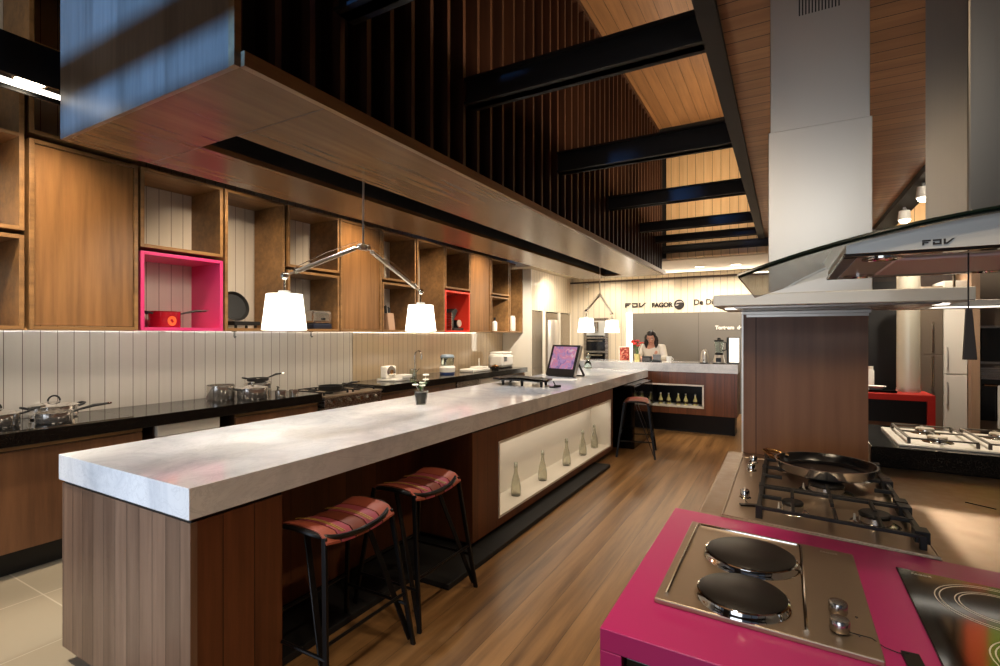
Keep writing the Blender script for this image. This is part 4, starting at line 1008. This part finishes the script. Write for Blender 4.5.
# oven tower
t = thing('oven_tower', 'built-in column of coffee machine and ovens in the far white wall', 'oven', (-3.53, YF, 0))
build('frame', MB().box(-3.80, -3.27, YF-.06, YF-.001, .1, 1.84), 'steel', t)
d = build('coffee_machine', MB().box(-3.74, -3.33, YF-.07, YF-.06, 1.46, 1.78), 'hood_lightened', t, .003)
build('spout_unit', MB().box(-3.60, -3.46, YF-.12, YF-.07, 1.55, 1.76), 'chrome', d, .008); build('drip_tray', MB().box(-3.72, -3.35, YF-.12, YF-.07, 1.44, 1.47), 'black', d)
for z0, z1 in ((1.14, 1.40), (.62, 1.10)):
    d = build('oven_door', MB().box(-3.74, -3.33, YF-.08, YF-.06, z0, z1), 'black_gloss', t, .003)
    build('handle', MB().tube([(-3.70, YF-.08, z1-.05), (-3.70, YF-.11, z1-.05), (-3.37, YF-.11, z1-.05), (-3.37, YF-.08, z1-.05)], .01, 8), 'chrome', d)
build('plinth', MB().box(-3.80, -3.27, YF-.05, YF-.001, 0, .1), 'black', t)
t = thing('ceiling_sensor', 'small round device on the white wall top above the farther pendant', 'sensor', (-3.55, YF, 2.55))
build('plate', MB().cone((-3.75, YF, 2.55), (-3.75, YF-.03, 2.55), .05, .05, 20), 'white_plastic', t); build('head', MB().ball((-3.75, YF-.07, 2.54), .055, (1, 1, .8), 16), 'alu', t)

# ------------------------------------------------------------------ right: pink unit
def sk(c):
    return Vector((c.x, c.y-max(0, c.x+.33)*(.035+.085*(c.y-1.)/.82), c.z))
ZP = .9; YP0, YP1 = 1.0, 1.82; XP0, XP1 = -.33, .95
t = thing('pink_cooking_unit', 'magenta lacquered cooking unit in the right foreground', 'kitchen unit', (.3, 1.4, 0))
build('top', MB().box(XP0, XP1, YP0, YP1, ZP-.045, ZP).warp(sk), 'pink', t, .002)
build('side_panel', MB().box(XP0, XP0+.045, YP0, YP1, 0, ZP-.045).warp(sk), 'pink', t, .002)
build('side_panel', MB().box(XP1-.045, XP1, YP0, YP1, 0, ZP-.045).warp(sk), 'pink', t, .002)
build('body', MB().box(XP0+.046, XP1-.046, YP0+.05, YP1-.01, .0, ZP-.047).warp(sk), 'black', t)
d = build('oven_front', MB().box(XP0+.05, XP0+.64, YP0+.012, YP0+.05, .25, ZP-.05).warp(sk), 'black_gloss', t, .003)
build('handle', MB().tube([(XP0+.10, YP0+.012, .80), (XP0+.10, YP0-.02, .80), (XP0+.58, YP0-.02, .80), (XP0+.58, YP0+.012, .80)], .009, 8).warp(sk), 'chrome', d)
# electric hob
t = thing('electric_hob', 'steel electric hob with two black round plates on the pink top', 'hob', (-.05, 1.4, ZP))
hx0, hx1, hy0, hy1 = -.255, .158, 1.155, 1.69
tm = MB().box(hx0, hx1, hy0, hy1, ZP, ZP+.012)
build('steel_plate', tm.warp(sk), 'steel_hob', t, .003)
rm = [(hx0+.022, hy0+.03), (hx0+.022, hy1-.028), (hx0+.03, hy1-.02), (.028, hy1-.02), (.037, hy1-.03), (.037, hy0+.03)]
build('raised_rim', MB().tube([(x, y, ZP+.0125) for x, y in rm], .0045, 8).warp(sk), 'chrome', t)
for (x, y, r) in ((-.079, 1.49, .108), (-.083, 1.253, .093)):
    c = sk(Vector((x, y, ZP+.012)))
    d = build('hot_plate', MB().lathe([(0, .017), (.02, .0165), (r*.93, .019), (r*.96, .017), (r*.96, .0), (0, 0)], c, 56), 'plate', t)
    build('chrome_ring', MB().lathe([(r*.965, .0), (r*.965, .016), (r*1.0, .0145), (r*1.03, .006), (r*1.055, .003), (r*1.06, 0)], c, 56), 'chrome', d)
for (x, y) in ((.097, 1.30), (.094, 1.222)):
    c = sk(Vector((x, y, ZP+.012)))
    k = build('knob', MB().lathe([(0, .028), (.0155, .027), (.0175, .024), (.0175, .006), (.0165, .004), (0, .004)], c, 28), 'knob', t)
    build('knob_shaft', MB().lathe([(.010, .005), (.012, 0), (0, 0)], c, 16), 'black', k)
    build('screw', MB().lathe([(0, .003), (.003, .002), (.0035, 0)], c+Vector((.032, .002, 0)), 10), 'chrome', t)
text_obj('brand_mark', 'FAGOR', .012, sk(Vector((.082, 1.655, ZP+.0122))), 'alu', t, rot=(0, 0, -.06), ext=.0003)
# ceramic hob
t = thing('ceramic_hob', 'black glass ceramic hob with pale rings on the pink top', 'hob', (.5, 1.4, ZP))
build('glass_plate', MB().box(.246, .86, 1.125, 1.682, ZP, ZP+.006).warp(sk), 'black_gloss', t, .002)
for (x, y, r) in ((.405, 1.545, .107), (.43, 1.30, .098)):
    for rr in (r, r-.008, r*.68, r*.68-.007):
        build('heating_ring', MB().lathe([(rr, .0062), (rr+.0012, .0066), (rr+.0024, .0062)], sk(Vector((x, y, ZP))), 64), 'white', t)
text_obj('brand_mark', 'FAGOR', .012, sk(Vector((.272, 1.652, ZP+.0064))), 'white', t, rot=(0, 0, -.08), ext=.0003)
# tags on strings
def tagboard(label, cx, cy, z, rz, w, l, pts):
    t = thing('price_tag', label, 'tag', (cx, cy, z))
    build('board', MB().box(-w/2, w/2, -l/2, l/2, 0, .006, Matrix.Translation((cx, cy, z)) @ Matrix.Rotation(rz, 4, 'Z')), 'black_paint', t, .001)
    build('string', MB().tube(pts, .0011, 6), 'cord', t)
k2 = sk(Vector((.094, 1.222, ZP+.012)))
tagboard('black tag on a string lying on the pink top beside the knobs', .205, 1.155, ZP+.0005, .05, .028, .085, [(k2.x+.012, k2.y-.008, ZP+.020), (.145, 1.195, ZP+.016), (.165, 1.196, ZP+.004), (.185, 1.19, ZP+.003), (.20, 1.188, ZP+.007)])

# ------------------------------------------------------------------ steel unit with gas hob
def sk2(c): return Vector((c.x, c.y-max(0, c.x+.33)*.12*max(0., min(1., (2.86-c.y)/1.04)), c.z))
t = thing('steel_counter', 'swirled stainless steel counter behind the pink unit', 'counter', (.4, 2.3, 0))
build('top', MB().box(-.255, 1.30, 1.822, 2.86, ZP-.05, ZP-.006).warp(sk2), 'steel_top', t, .003)
build('body', MB().box(-.20, 1.28, 1.85, 2.84, .1, ZP-.052).warp(sk2), 'dark_wood', t)
build('plinth', MB().box(-.15, 1.25, 1.9, 2.8, 0, .1), 'black', t)
build('slot', MB().bar((.565, 2.405, ZP-.0055), (.635, 2.36, ZP-.0055), .004, .004), 'black', t)
ZH = ZP-.006
t = thing('gas_hob', 'steel gas hob with black cast iron supports on the steel counter', 'hob', (.1, 2.3, ZH))
build('base_plate', MB().box(-.185, .365, 1.826, 2.72, ZH, ZH+.008).warp(sk2), 'steel_hob', t, .003)
build('rim', MB().tube([(-.18, 1.831, ZH+.009), (-.18, 2.715, ZH+.009), (.36, 2.715, ZH+.009), (.36, 1.831, ZH+.009)], .003, 8, True).warp(sk2), 'steel_hob', t)
for (x, y, r) in ((.022, 2.0, .032), (.247, 2.02, .043), (.135, 2.30, .058), (.02, 2.56, .035), (.25, 2.56, .043)):
    c = sk2(Vector((x, y, ZH+.008)))
    b = build('burner', MB().lathe([(r*1.55, 0), (r*1.3, .006), (r*1.02, .008), (r, .024), (r*.9, .026), (0, .026)], c, 32), 'knob', t)
    build('burner_cap', MB().lathe([(r*.98, .026), (r*1.02, .032), (r*.9, .037), (0, .038)], c, 32), 'iron', b)
    build('igniter', MB().cone((c.x-r*1.25, c.y, ZH+.01), (c.x-r*1.25, c.y, ZH+.032), .004, .003, 8), 'white', b)
zs = ZH+.047
for (y0, y1) in ((1.875, 2.125), (2.145, 2.425), (2.445, 2.69)):
    mb = MB(); yc = (y0+y1)/2
    for y in (y0, y1): mb.box(-.075, .335, y-.005, y+.005, zs-.010, zs)
    mb.box(-.081, -.067, y0-.006, y1+.006, zs-.012, zs); mb.box(.327, .341, y0-.006, y1+.006, zs-.012, zs)
    for x in ((.022, .135, .247) if y0 != 2.145 else (.135,)):
        mb.box(x-.005, x+.005, y0, yc-.022, zs-.010, zs+.003).box(x-.005, x+.005, yc+.022, y1, zs-.010, zs+.003)
    mb.box(-.075, -.01, yc-.005, yc+.005, zs-.01, zs+.003).box(.28, .335, yc-.005, yc+.005, zs-.01, zs+.003)
    for y in (y0, y1): mb.box(-.084, -.064, y-.009, y+.009, ZH+.007, zs+.003)
    for y in (y0+.03, y1-.005): mb.box(.318, .352, y-.022, y+.022, ZH+.02, zs+.006)
    for y in (y0, y1): mb.box(.326, .342, y-.008, y+.008, ZH+.007, zs)
    build('pan_support', mb.warp(sk2), 'iron', t, .0015)
for y in (2.63, 2.47, 2.05):
    k = build('knob', MB().lathe([(0, .030), (.013, .030), (.0155, .026), (.0165, .006), (.020, .003), (.021, 0)], (-.128, y, ZH+.008), 24), 'chrome', t)
    build('knob_grip', MB().box(-.131, -.125, y-.013, y+.013, ZH+.036, ZH+.042), 'alu', k, .001)
tagboard('small black tag lying by the gas hob knobs', -.108, 1.955, ZH+.0085, 1.9, .02, .06, [(-.128, 2.03, ZH+.013), (-.122, 1.99, ZH+.014), (-.115, 1.965, ZH+.016)])
# frying pan on gas hob
zc = zs+.006; pc = (.137, 2.385, zc)
t = thing('frying_pan', 'black frying pan with steel sides on the gas hob', 'pan', pc)
R = .172
build('body', MB().lathe([(0, 0), (R*.82, 0), (R*.93, .012), (R, .042), (R+.004, .045), (R-.003, .045)], pc, 56), 'steel_pot', t)
build('nonstick_lining', MB().lathe([(R-.002, .0445), (R*.92, .016), (R*.82, .006), (0, .005)], pc, 56), base_mat('nonstick_black', (14, 15, 18), .22), t)
hd_ = Vector((-.88, .35, 0)).normalized(); hc_ = Vector(pc)+hd_*R+Vector((0, 0, .034)); pp = Vector((-hd_.y, hd_.x, 0))
build('handle', MB().tube([hc_+pp*.05-hd_*.02, hc_+pp*.035+hd_*.03+Vector((0, 0, .012)), hc_+pp*.012+hd_*.055+Vector((0, 0, .018)), hc_-pp*.012+hd_*.055+Vector((0, 0, .018)), hc_-pp*.035+hd_*.03+Vector((0, 0, .012)), hc_-pp*.05-hd_*.02], .0075, 10), 'copper', t)

# partition panel
t = thing('partition_panel', 'dark walnut partition standing behind the gas hob', 'panel', (.07, 2.95, 0))
build('board', MB().box(-.186, .335, 2.868, 2.985, 0, 1.60), 'panel', t)
build('edge_strip', MB().box(-.194, -.186, 2.866, 2.987, 0, 1.60), 'alu', t)
build('cornice', MB().box(-.194, .345, 2.855, 2.995, 1.60, 1.613).box(-.17, .335, 2.845, 3.0, 1.585, 1.598), 'alu', t)
build('groove', MB().box(-.13, -.126, 2.8665, 2.8685, 0, 1.585), 'dark_wood', t)
# flat T hood
t = thing('flat_hood', 'flat steel extractor hood with tall square chimney above the gas hob', 'extractor hood', (.15, 2.7, 1.62))
YH = 2.42
build('canopy', MB().box(-.278, .598, YH, 3.10, 1.622, 1.672), 'hood_lightened', t, .003)
build('chimney', MB().box(-.062, .300, YH+.03, YH+.33, 1.672, 2.36), 'hood', t, .002)
build('upper_chimney', MB().box(-.055, .293, YH+.036, YH+.322, 2.355, 2.952), 'hood', t, .002)
v = MB()
for i in range(13): v.box(.05+.0115*i, .055+.0115*i, YH+.0345, YH+.0365, 2.83, 2.935)
build('vent_slots', v, 'black', t)
u = MB().box(-.20, .52, YH+.08, 3.02, 1.616, 1.6225)
build('filter_panel', u, 'steel', t)
for x in (-.22, .54): build('lamp', MB().lathe([(0, 1.616), (.026, 1.616), (.03, 1.622)], (x, YH+.2, 0), 20), 'strip', t)

# glass hood (nearest)
t = thing('glass_hood', 'curved glass extractor hood with steel chimney, nearest at right', 'extractor hood', (.507, 1.5, 1.66))
def gz(x): return 1.7266-.298*(x-.507)**2
N = 40; GX0, GX1 = -.088, 1.102
m = MB(); g = []
for yy in (1.20, 1.90):
    g.append([(m.bm.verts.new((x, yy, gz(x))), m.bm.verts.new((x, yy, gz(x)+.007))) for x in (GX0+(GX1-GX0)*i/N for i in range(N+1))])
for i in range(N):
    (a, A), (b, B) = g[0][i], g[0][i+1]; (c, C_), (d, D) = g[1][i], g[1][i+1]
    m.bm.faces.new((a, b, d, c)); m.bm.faces.new((A, C_, D, B)); m.bm.faces.new((a, A, B, b)); m.bm.faces.new((c, d, D, C_))
m.bm.faces.new((g[0][0][0], g[1][0][0], g[1][0][1], g[0][0][1])); m.bm.faces.new((g[0][N][0], g[0][N][1], g[1][N][1], g[1][N][0]))
gl = build('glass_canopy', m, 'glass_hood', t)
build('front_edge', MB().tube([(x, 1.198, gz(x)+.0035) for x in (GX0+(GX1-GX0)*i/N for i in range(N+1))], .0052, 8), 'glass_edge', gl)
bx0, bx1, by0, by1, bz = .106, .908, 1.215, 1.69, 1.656
m = MB(); top = []; n = 24
pts = [(bx0+(bx1-bx0)*i/n, gz(bx0+(bx1-bx0)*i/n)-.002) for i in range(n+1)]
build('body', MB().prism(pts+[(bx1, bz), (bx0, bz)], by0, by1, 'y'), 'hood_lightened', t)
build('bottom_frame', MB().box(bx0-.004, bx1+.004, by0-.003, by0+.02, bz-.004, bz+.003).box(bx0-.004, bx1+.004, by1-.02, by1+.003, bz-.004, bz+.003).box(bx0-.004, bx0+.02, by0, by1, bz-.004, bz+.003).box(bx1-.02, bx1+.004, by0, by1, bz-.004, bz+.003), 'chrome', t, .001)
build('filter_panel', MB().box(.20, .81, by0+.09, by1-.09, bz-.006, bz), 'mesh', t, .002)
for x, y in ((.17, by0+.05), (.17, by1-.05), (.84, by0+.05), (.42, by0+.05), (.42, by1-.05)):
    build('lamp', MB().lathe([(.034, bz), (.034, bz-.006), (.026, bz-.006), (.024, bz-.003), (0, bz-.003)], (x, y, 0), 24), 'chrome', t)
fdv_letters(t, .224, 1.666, .0098, by0-.0005, 'ink', .0015)
build('chimney', MB().box(.333, .681, 1.40, 1.77, 1.715, 2.45), 'hood_dk', t, .004)
build('upper_chimney', MB().box(.340, .674, 1.407, 1.763, 2.44, 2.952), 'hood_dk', t, .004)
# hanging tag from the hood
t = thing('price_tag', 'long dark tag hanging on a cord from the glass hood', 'tag', (.30, 1.25, 1.45))
build('cord', MB().tube([(.298, 1.25, bz-.004), (.298, 1.25, 1.545)], .0013, 6), 'cord', t)
build('board', MB().prism([(.294, 1.547), (.303, 1.547), (.310, 1.452), (.290, 1.452)], 1.246, 1.254, 'y'), base_mat('tag_dark', (40, 34, 30), .45), t, .001)

# ------------------------------------------------------------------ right background
t = thing('granite_counter', 'raised black granite counter behind the steel counter at right', 'counter', (.9, 3.2, 0))
build('top', MB().box(.345, 1.9, 2.865, 3.55, .895, .985), 'granite', t, .003)
build('body', MB().box(.36, 1.88, 2.88, 3.53, 0, .894), 'dark_wood', t)
t = thing('white_gas_hob', 'pale steel gas hob brightly lit on the raised black counter', 'hob', (.75, 3.15, .985))
build('base_plate', MB().box(.455, 1.15, 2.93, 3.42, .985, .995), 'white', t, .003)
for (x, y) in ((.62, 3.06), (.62, 3.30), (.90, 3.06), (.90, 3.30)):
    b = build('burner', MB().lathe([(.06, .995), (.055, 1.0), (.04, 1.003), (.038, 1.015), (0, 1.016)], (x, y, 0), 24), 'chrome', t)
    build('burner_cap', MB().lathe([(.038, 1.016), (.036, 1.023), (0, 1.024)], (x, y, 0), 24), 'alu', b)
for x in (.62, .90):
    mb = MB()
    for y in (2.97, 3.18, 3.39): mb.box(x-.12, x+.12, y-.004, y+.004, 1.015, 1.022)
    for dx in (-.12, 0, .12): mb.box(x+dx-.005, x+dx+.005, 2.97, 3.39, 1.015, 1.022)
    for dx in (-.12, .12):
        for y in (2.97, 3.39): mb.box(x+dx-.006, x+dx+.006, y-.005, y+.005, .995, 1.016)
    build('pan_support', mb, base_mat('grey_iron', (92, 86, 78), .35, .6), t)
for y in (3.0, 3.1, 3.2, 3.3): build('knob', MB().lathe([(0, .02), (.015, .02), (.018, 0)], (1.09, y, .995), 16), 'chrome', t)
t = thing('slim_hood', 'slim pale canopy hood over the lit gas hob, behind the flat hood', 'extractor hood', (.95, 3.35, 1.63))
build('canopy', MB().box(.50, 1.55, 3.15, 3.48, 1.63, 1.66), 'hood_lightened', t, .002)
build('support_rod', MB().cone((.76, 3.42, 1.66), (.76, 3.42, 2.95), .006, .006, 10).cone((1.03, 3.42, 1.66), (1.03, 3.42, 2.95), .006, .006, 10), 'chrome', t)
build('lamp_strip', MB().box(.55, 1.5, 3.16, 3.2, 1.626, 1.631), 'strip', t)

t = thing('red_table', 'red framed display table with dark underside, behind the partition', 'table', (.9, 6.5, 0))
build('top', MB().box(.2, 1.26, 6.28, 6.75, .845, .905), 'red', t, .002)
build('side_panel', MB().box(1.20, 1.26, 6.28, 6.75, 0, .845), 'red', t, .002)
build('side_panel', MB().box(.2, .26, 6.28, 6.75, 0, .845), 'red', t, .002)
build('dark_upper_front', MB().box(.26, 1.20, 6.32, 6.72, .62, .845), 'black', t)
build('drawer_front', MB().box(.26, 1.20, 6.34, 6.72, .1, .62), 'base_wood', t)
t = thing('column_hood', 'pale shiny cylindrical extractor column beside the steel fridge', 'extractor hood', (1.11, 6.62, .905))
build('cylinder', MB().cone((1.11, 6.62, .94), (1.11, 6.62, 2.1), .098, .098, 40), base_mat('pearl_column', (214, 208, 190), .25, .35), t)
build('base_ring', MB().cone((1.11, 6.62, .906), (1.11, 6.62, .94), .101, .101, 40), 'alu', t)
build('top_ring', MB().cone((1.11, 6.62, 1.77), (1.11, 6.62, 1.82), .107, .107, 40), 'alu', t)
t = thing('glass_tray', 'low dark appliance with pale dish on the red table', 'appliance', (.8, 6.5, .905))
build('tray', MB().box(.68, .98, 6.36, 6.6, .905, .93), 'black_gloss', t, .004)
build('dish', MB().lathe([(0, .93), (.05, .93), (.09, .965), (.085, .965), (.045, .935), (0, .935)], (.82, 6.46, 0), 24), 'white_plastic', t)
t = thing('spice_jar', 'small white jar on the red table near the dark doorway', 'jar', (.80, 6.62, .905))
build('body', MB().lathe([(0, 0), (.03, 0), (.03, .20), (.02, .22), (0, .22)], (.80, 6.66, .905), 20), 'white_plastic', t)
build('lid', MB().lathe([(.022, .22), (.022, .25), (0, .25)], (.80, 6.66, .905), 16), 'white', t)

struct('dark_doorway', MB().box(.80, 1.22, 7.22, 7.30, 0, 2.1), 'black')  # black slab stands in for the darkness of the open doorway
t = thing('steel_fridge', 'narrow stainless fridge between the pale column and white cupboard', 'fridge', (1.33, 7.0, 0))
build('body', MB().box(1.24, 1.425, 6.82, 7.28, .05, 2.0), 'steel_hob', t)
for z0, z1 in ((.06, 1.28), (1.29, 1.99)):
    d = build('door', MB().box(1.242, 1.423, 6.80, 6.82, z0, z1), 'steel_hob', t, .003)
    build('handle', MB().tube([(1.335, 6.80, (1.26 if z0 < .1 else 1.31)), (1.335, 6.76, (1.26 if z0 < .1 else 1.31)), (1.335, 6.76, (.95 if z0 < .1 else 1.62)), (1.335, 6.80, (.95 if z0 < .1 else 1.62))], .01, 8), 'chrome', d)
build('foot', MB().box(1.25, 1.415, 6.84, 7.26, 0, .05), 'black', t)
t = thing('white_cupboard', 'tall glossy white cupboard with two slim handles at right', 'cupboard', (1.52, 7.0, 0))
build('body', MB().box(1.43, 1.615, 6.82, 7.28, .08, 2.05), 'white', t)
for z0, z1, h0, h1 in ((.09, 1.08, .78, 1.0), (1.09, 2.04, 1.15, 1.36)):
    d = build('door', MB().box(1.432, 1.613, 6.80, 6.82, z0, z1), 'white', t, .003)
    build('handle', MB().tube([(1.455, 6.80, h0), (1.455, 6.775, h0), (1.455, 6.775, h1), (1.455, 6.80, h1)], .006, 8), 'alu', d)
build('plinth', MB().box(1.44, 1.605, 6.86, 7.28, 0, .08), 'black', t)
struct('trim_4', MB().box(1.62, 1.685, 6.70, 7.3, 0, 2.4), wood('pale_jamb', (150, 120, 96), (176, 146, 118), 'z', .5))
t = thing('oven_column', 'dark oven and microwave column at the right photo edge', 'oven', (1.85, 7.1, 0))
build('housing', MB().box(1.69, 2.35, 6.92, 7.28, 0, 2.3), base_mat('taupe_panel', (112, 98, 82), .5), t)
d = build('microwave', MB().box(1.74, 1.99, 6.90, 6.92, 1.22, 1.56), 'black_gloss', t, .003)
build('frame', MB().box(1.73, 2.0, 6.905, 6.915, 1.56, 1.585).box(1.73, 2.0, 6.905, 6.915, 1.195, 1.22), 'steel', d)
build('handle', MB().tube([(1.95, 6.90, 1.28), (1.95, 6.87, 1.28), (1.95, 6.87, 1.50), (1.95, 6.90, 1.50)], .008, 8), 'chrome', d)
d = build('oven', MB().box(1.74, 1.99, 6.90, 6.92, .62, 1.16), 'black_gloss', t, .003)
build('control_panel', MB().box(1.74, 1.99, 6.897, 6.91, 1.04, 1.16), 'steel', d)
build('handle', MB().tube([(1.76, 6.90, .98), (1.76, 6.87, .98), (1.97, 6.87, .98), (1.97, 6.90, .98)], .008, 8), 'chrome', d)
d = build('towel', MB().box(1.86, 1.93, 6.855, 6.885, .55, .985), 'paper', t, .006)

t = thing('hanging_banner', 'orange and green banner added out of view, mirrored in the ceramic hob', 'banner', (1.77, 6.2, 2.62))  # unseen banner added to colour the reflection in the ceramic hob
build('orange_stripe', MB().box(1.45, 1.61, 6.195, 6.205, 2.62, 3.9), 'orange', t)
build('green_stripe', MB().box(1.61, 2.1, 6.195, 6.205, 2.62, 3.9), 'green', t)
build('rod', MB().cone((1.42, 6.2, 3.91), (2.13, 6.2, 3.91), .012, .012, 10), 'black_paint', t)
build('suspension', MB().cone((1.5, 6.2, 3.91), (1.5, 6.2, ZV), .002, .002, 6).cone((2.05, 6.2, 3.91), (2.05, 6.2, ZV), .002, .002, 6), 'cord', t)

# ------------------------------------------------------------------ lights
WARM = (1., .78, .54); WHITE = (1., .87, .70); BLUE = (.30, .52, 1.)
spot((1.6, 4.6, 2.9), (1.75, 6.2, 3.1), 260, 70, .9, WHITE)  # unseen spot added to light the banner
for y in (.62, 1.19, 2.6, 4.0, 5.4, 6.8): spot((-3.75, y, 2.92), (-4.36, y+.25, 1.9), 85, 100, .9, WARM, .03)
for y in (1.0, 2.5, 4.0, 5.5, 7.0): spot((-3.75, y, 2.90), (-3.6, y, 0), 60, 80, .9, WHITE, .04)
for y in (1.0, 2.2, 3.4, 4.6, 5.8, 7.0): spot((-3.22, y, 2.44), (-4.74, y+.1, 1.15), 50, 80, .8, WHITE, .22)  # spots without fixtures, added to brighten backsplash and counter
for y in (3.6, 5.0, 6.0, 7.9): spot((-2.49, y, 2.58), (-2.37, y, .95), 60, 105, .9, (1., .95, .9), .03)
for k in range(5):  # unseen strips added under the wall cabinets to brighten the backsplash
    y = 1.2+1.4*k+.7
    area((-4.34, y, 1.527), (-4.74, y, 1.10), 4.6, 1.35, .03, (1., .90, .78) if k < 2 else (1., .82, .58))
for x in (-3.2, -2.2, -1.35, -.75, .1): spot((x, 9.75, 2.70), (x, 10.4, 1.4), 120, 120, .9, WHITE, .05)
spot((-2.0, 9.0, 2.70), (-2.0, 8.6, 1.2), 60, 80, .8, WHITE)
spot((-3.4, 8.9, 2.70), (-4.1, 9.4, 1.6), 160, 110, .9, WHITE)
for y in (1.35, 2.3): spot((-2.49, y+.2, 2.60), (-2.30, y-.1, .95), 64, 95, .9, (1., .95, .9), .04)  # slot spots without fixtures, added to brighten the near marble
spot((2.0, 7.4, 2.9), (1.7, 8.6, 3.25), 90, 100, .9, WARM)  # unseen uplight added for the end wall at right
area((-1.0, YF-.05, 2.645), (-1.0, 9.3, 2.76), 26, 5.0, .03, WHITE)  # unseen cove strip added to brighten the soffit
area((-1.90, 4.64, .675), (-2.05, 4.64, .2), 3.6, 2.6, .02, WHITE)  # unseen strip added inside the niche to brighten it
spot((-3.72, .3, 3.14), (-4.4, 1.3, 3.5), 22, 110, .9, WHITE, .05)  # unseen uplight added for the upper left shelves
# unseen uplights added at beam height to brighten ceiling and end wall
for y, p in ((8.1, 15), (7.0, 15), (5.6, 12), (4.14, 12), (2.68, 12)): area((-1.0, y+(-.5 if y > 8 else 0), 3.14), (-1.0, y+(.25 if y > 6 else 0), 4.7), p, 1.1, .3, WARM)
# unseen spots added along the edge beam to light floor and marble
for y in (.2, 1.7, 3.2, 4.7, 6.2): spot((-.31, y, 2.90), (-1.15, y+.2, 0), 80, 74, .9, WARM, .05)
spot((-1.3, .5, 2.88), (-1.2, .7, 0), 40, 70, .9, WARM)
spot((-3.3, .5, 2.9), (-3.05, .95, 0), 280, 34, .9, WHITE)
spot((-1.1, 7.3, 2.85), (-1.1, 7.4, 0), 200, 30, .9, WARM)
for (x, y), tg in zip(((1.11, 5.95), (1.14, 7.0), (1.14, 8.35)), ((1.1, 6.7, 1.5), (1.5, 6.7, 1.0), (.4, 10.3, 1.6))): spot((x, y, 2.69), tg, 130, 70, .8, WHITE)
spot((.9, 4.6, 2.9), (.75, 3.15, 1.0), 260, 40, .7, WHITE)
for (x, y) in ((-.18, .55), (.15, .35), (.75, 2.1), (.1, 3.9), (.1, 6.0)): spot((x, y, 2.93), (x+.05, y+.45, .9), 56, 90, .9, WARM, .06)  # unseen ceiling spots added to brighten the right side
spot((-.75, .3, 2.9), (.02, 2.86, .98), 125, 44, 1., WARM, .35)  # unseen fill spot added to brighten the partition
spot((.25, -.9, 2.55), (.2, 2.4, 2.45), 30, 50, 1., (.96, .98, 1.), .15)  # unseen frontal spot added to brighten the hood chimneys
spot((-3.5, 7.4, 2.45), (-4.3, 8.5, 1.5), 170, 80, .9, WHITE)  # unseen spot added to whiten the fridge housing side
spot((-.31, 6.0, 2.88), (-1.3, 7.95, .95), 210, 50, .9, WHITE)  # unseen spot added to brighten the marble bar front
# daylight from the glazed front behind the camera
area((-1.8, -3.5, 1.7), (-2.3, 2.0, 1.0), 100, 4.0, 2.6, (.80, .88, 1.))
spot((-2.9, -2.6, 1.3), (-2.35, 1.0, .72), 620, 34, .9, (.72, .84, 1.), .3)
spot((-2.4, -3.35, 2.2), (-2.45, 1.1, 2.85), 2700, 30, .5, (.10, .34, 1.), .05)
w = bpy.data.worlds.new('world'); SC.world = w; w.use_nodes = True
bg = w.node_tree.nodes['Background']; bg.inputs['Color'].default_value = (.42, .52, .72, 1); bg.inputs['Strength'].default_value = .12
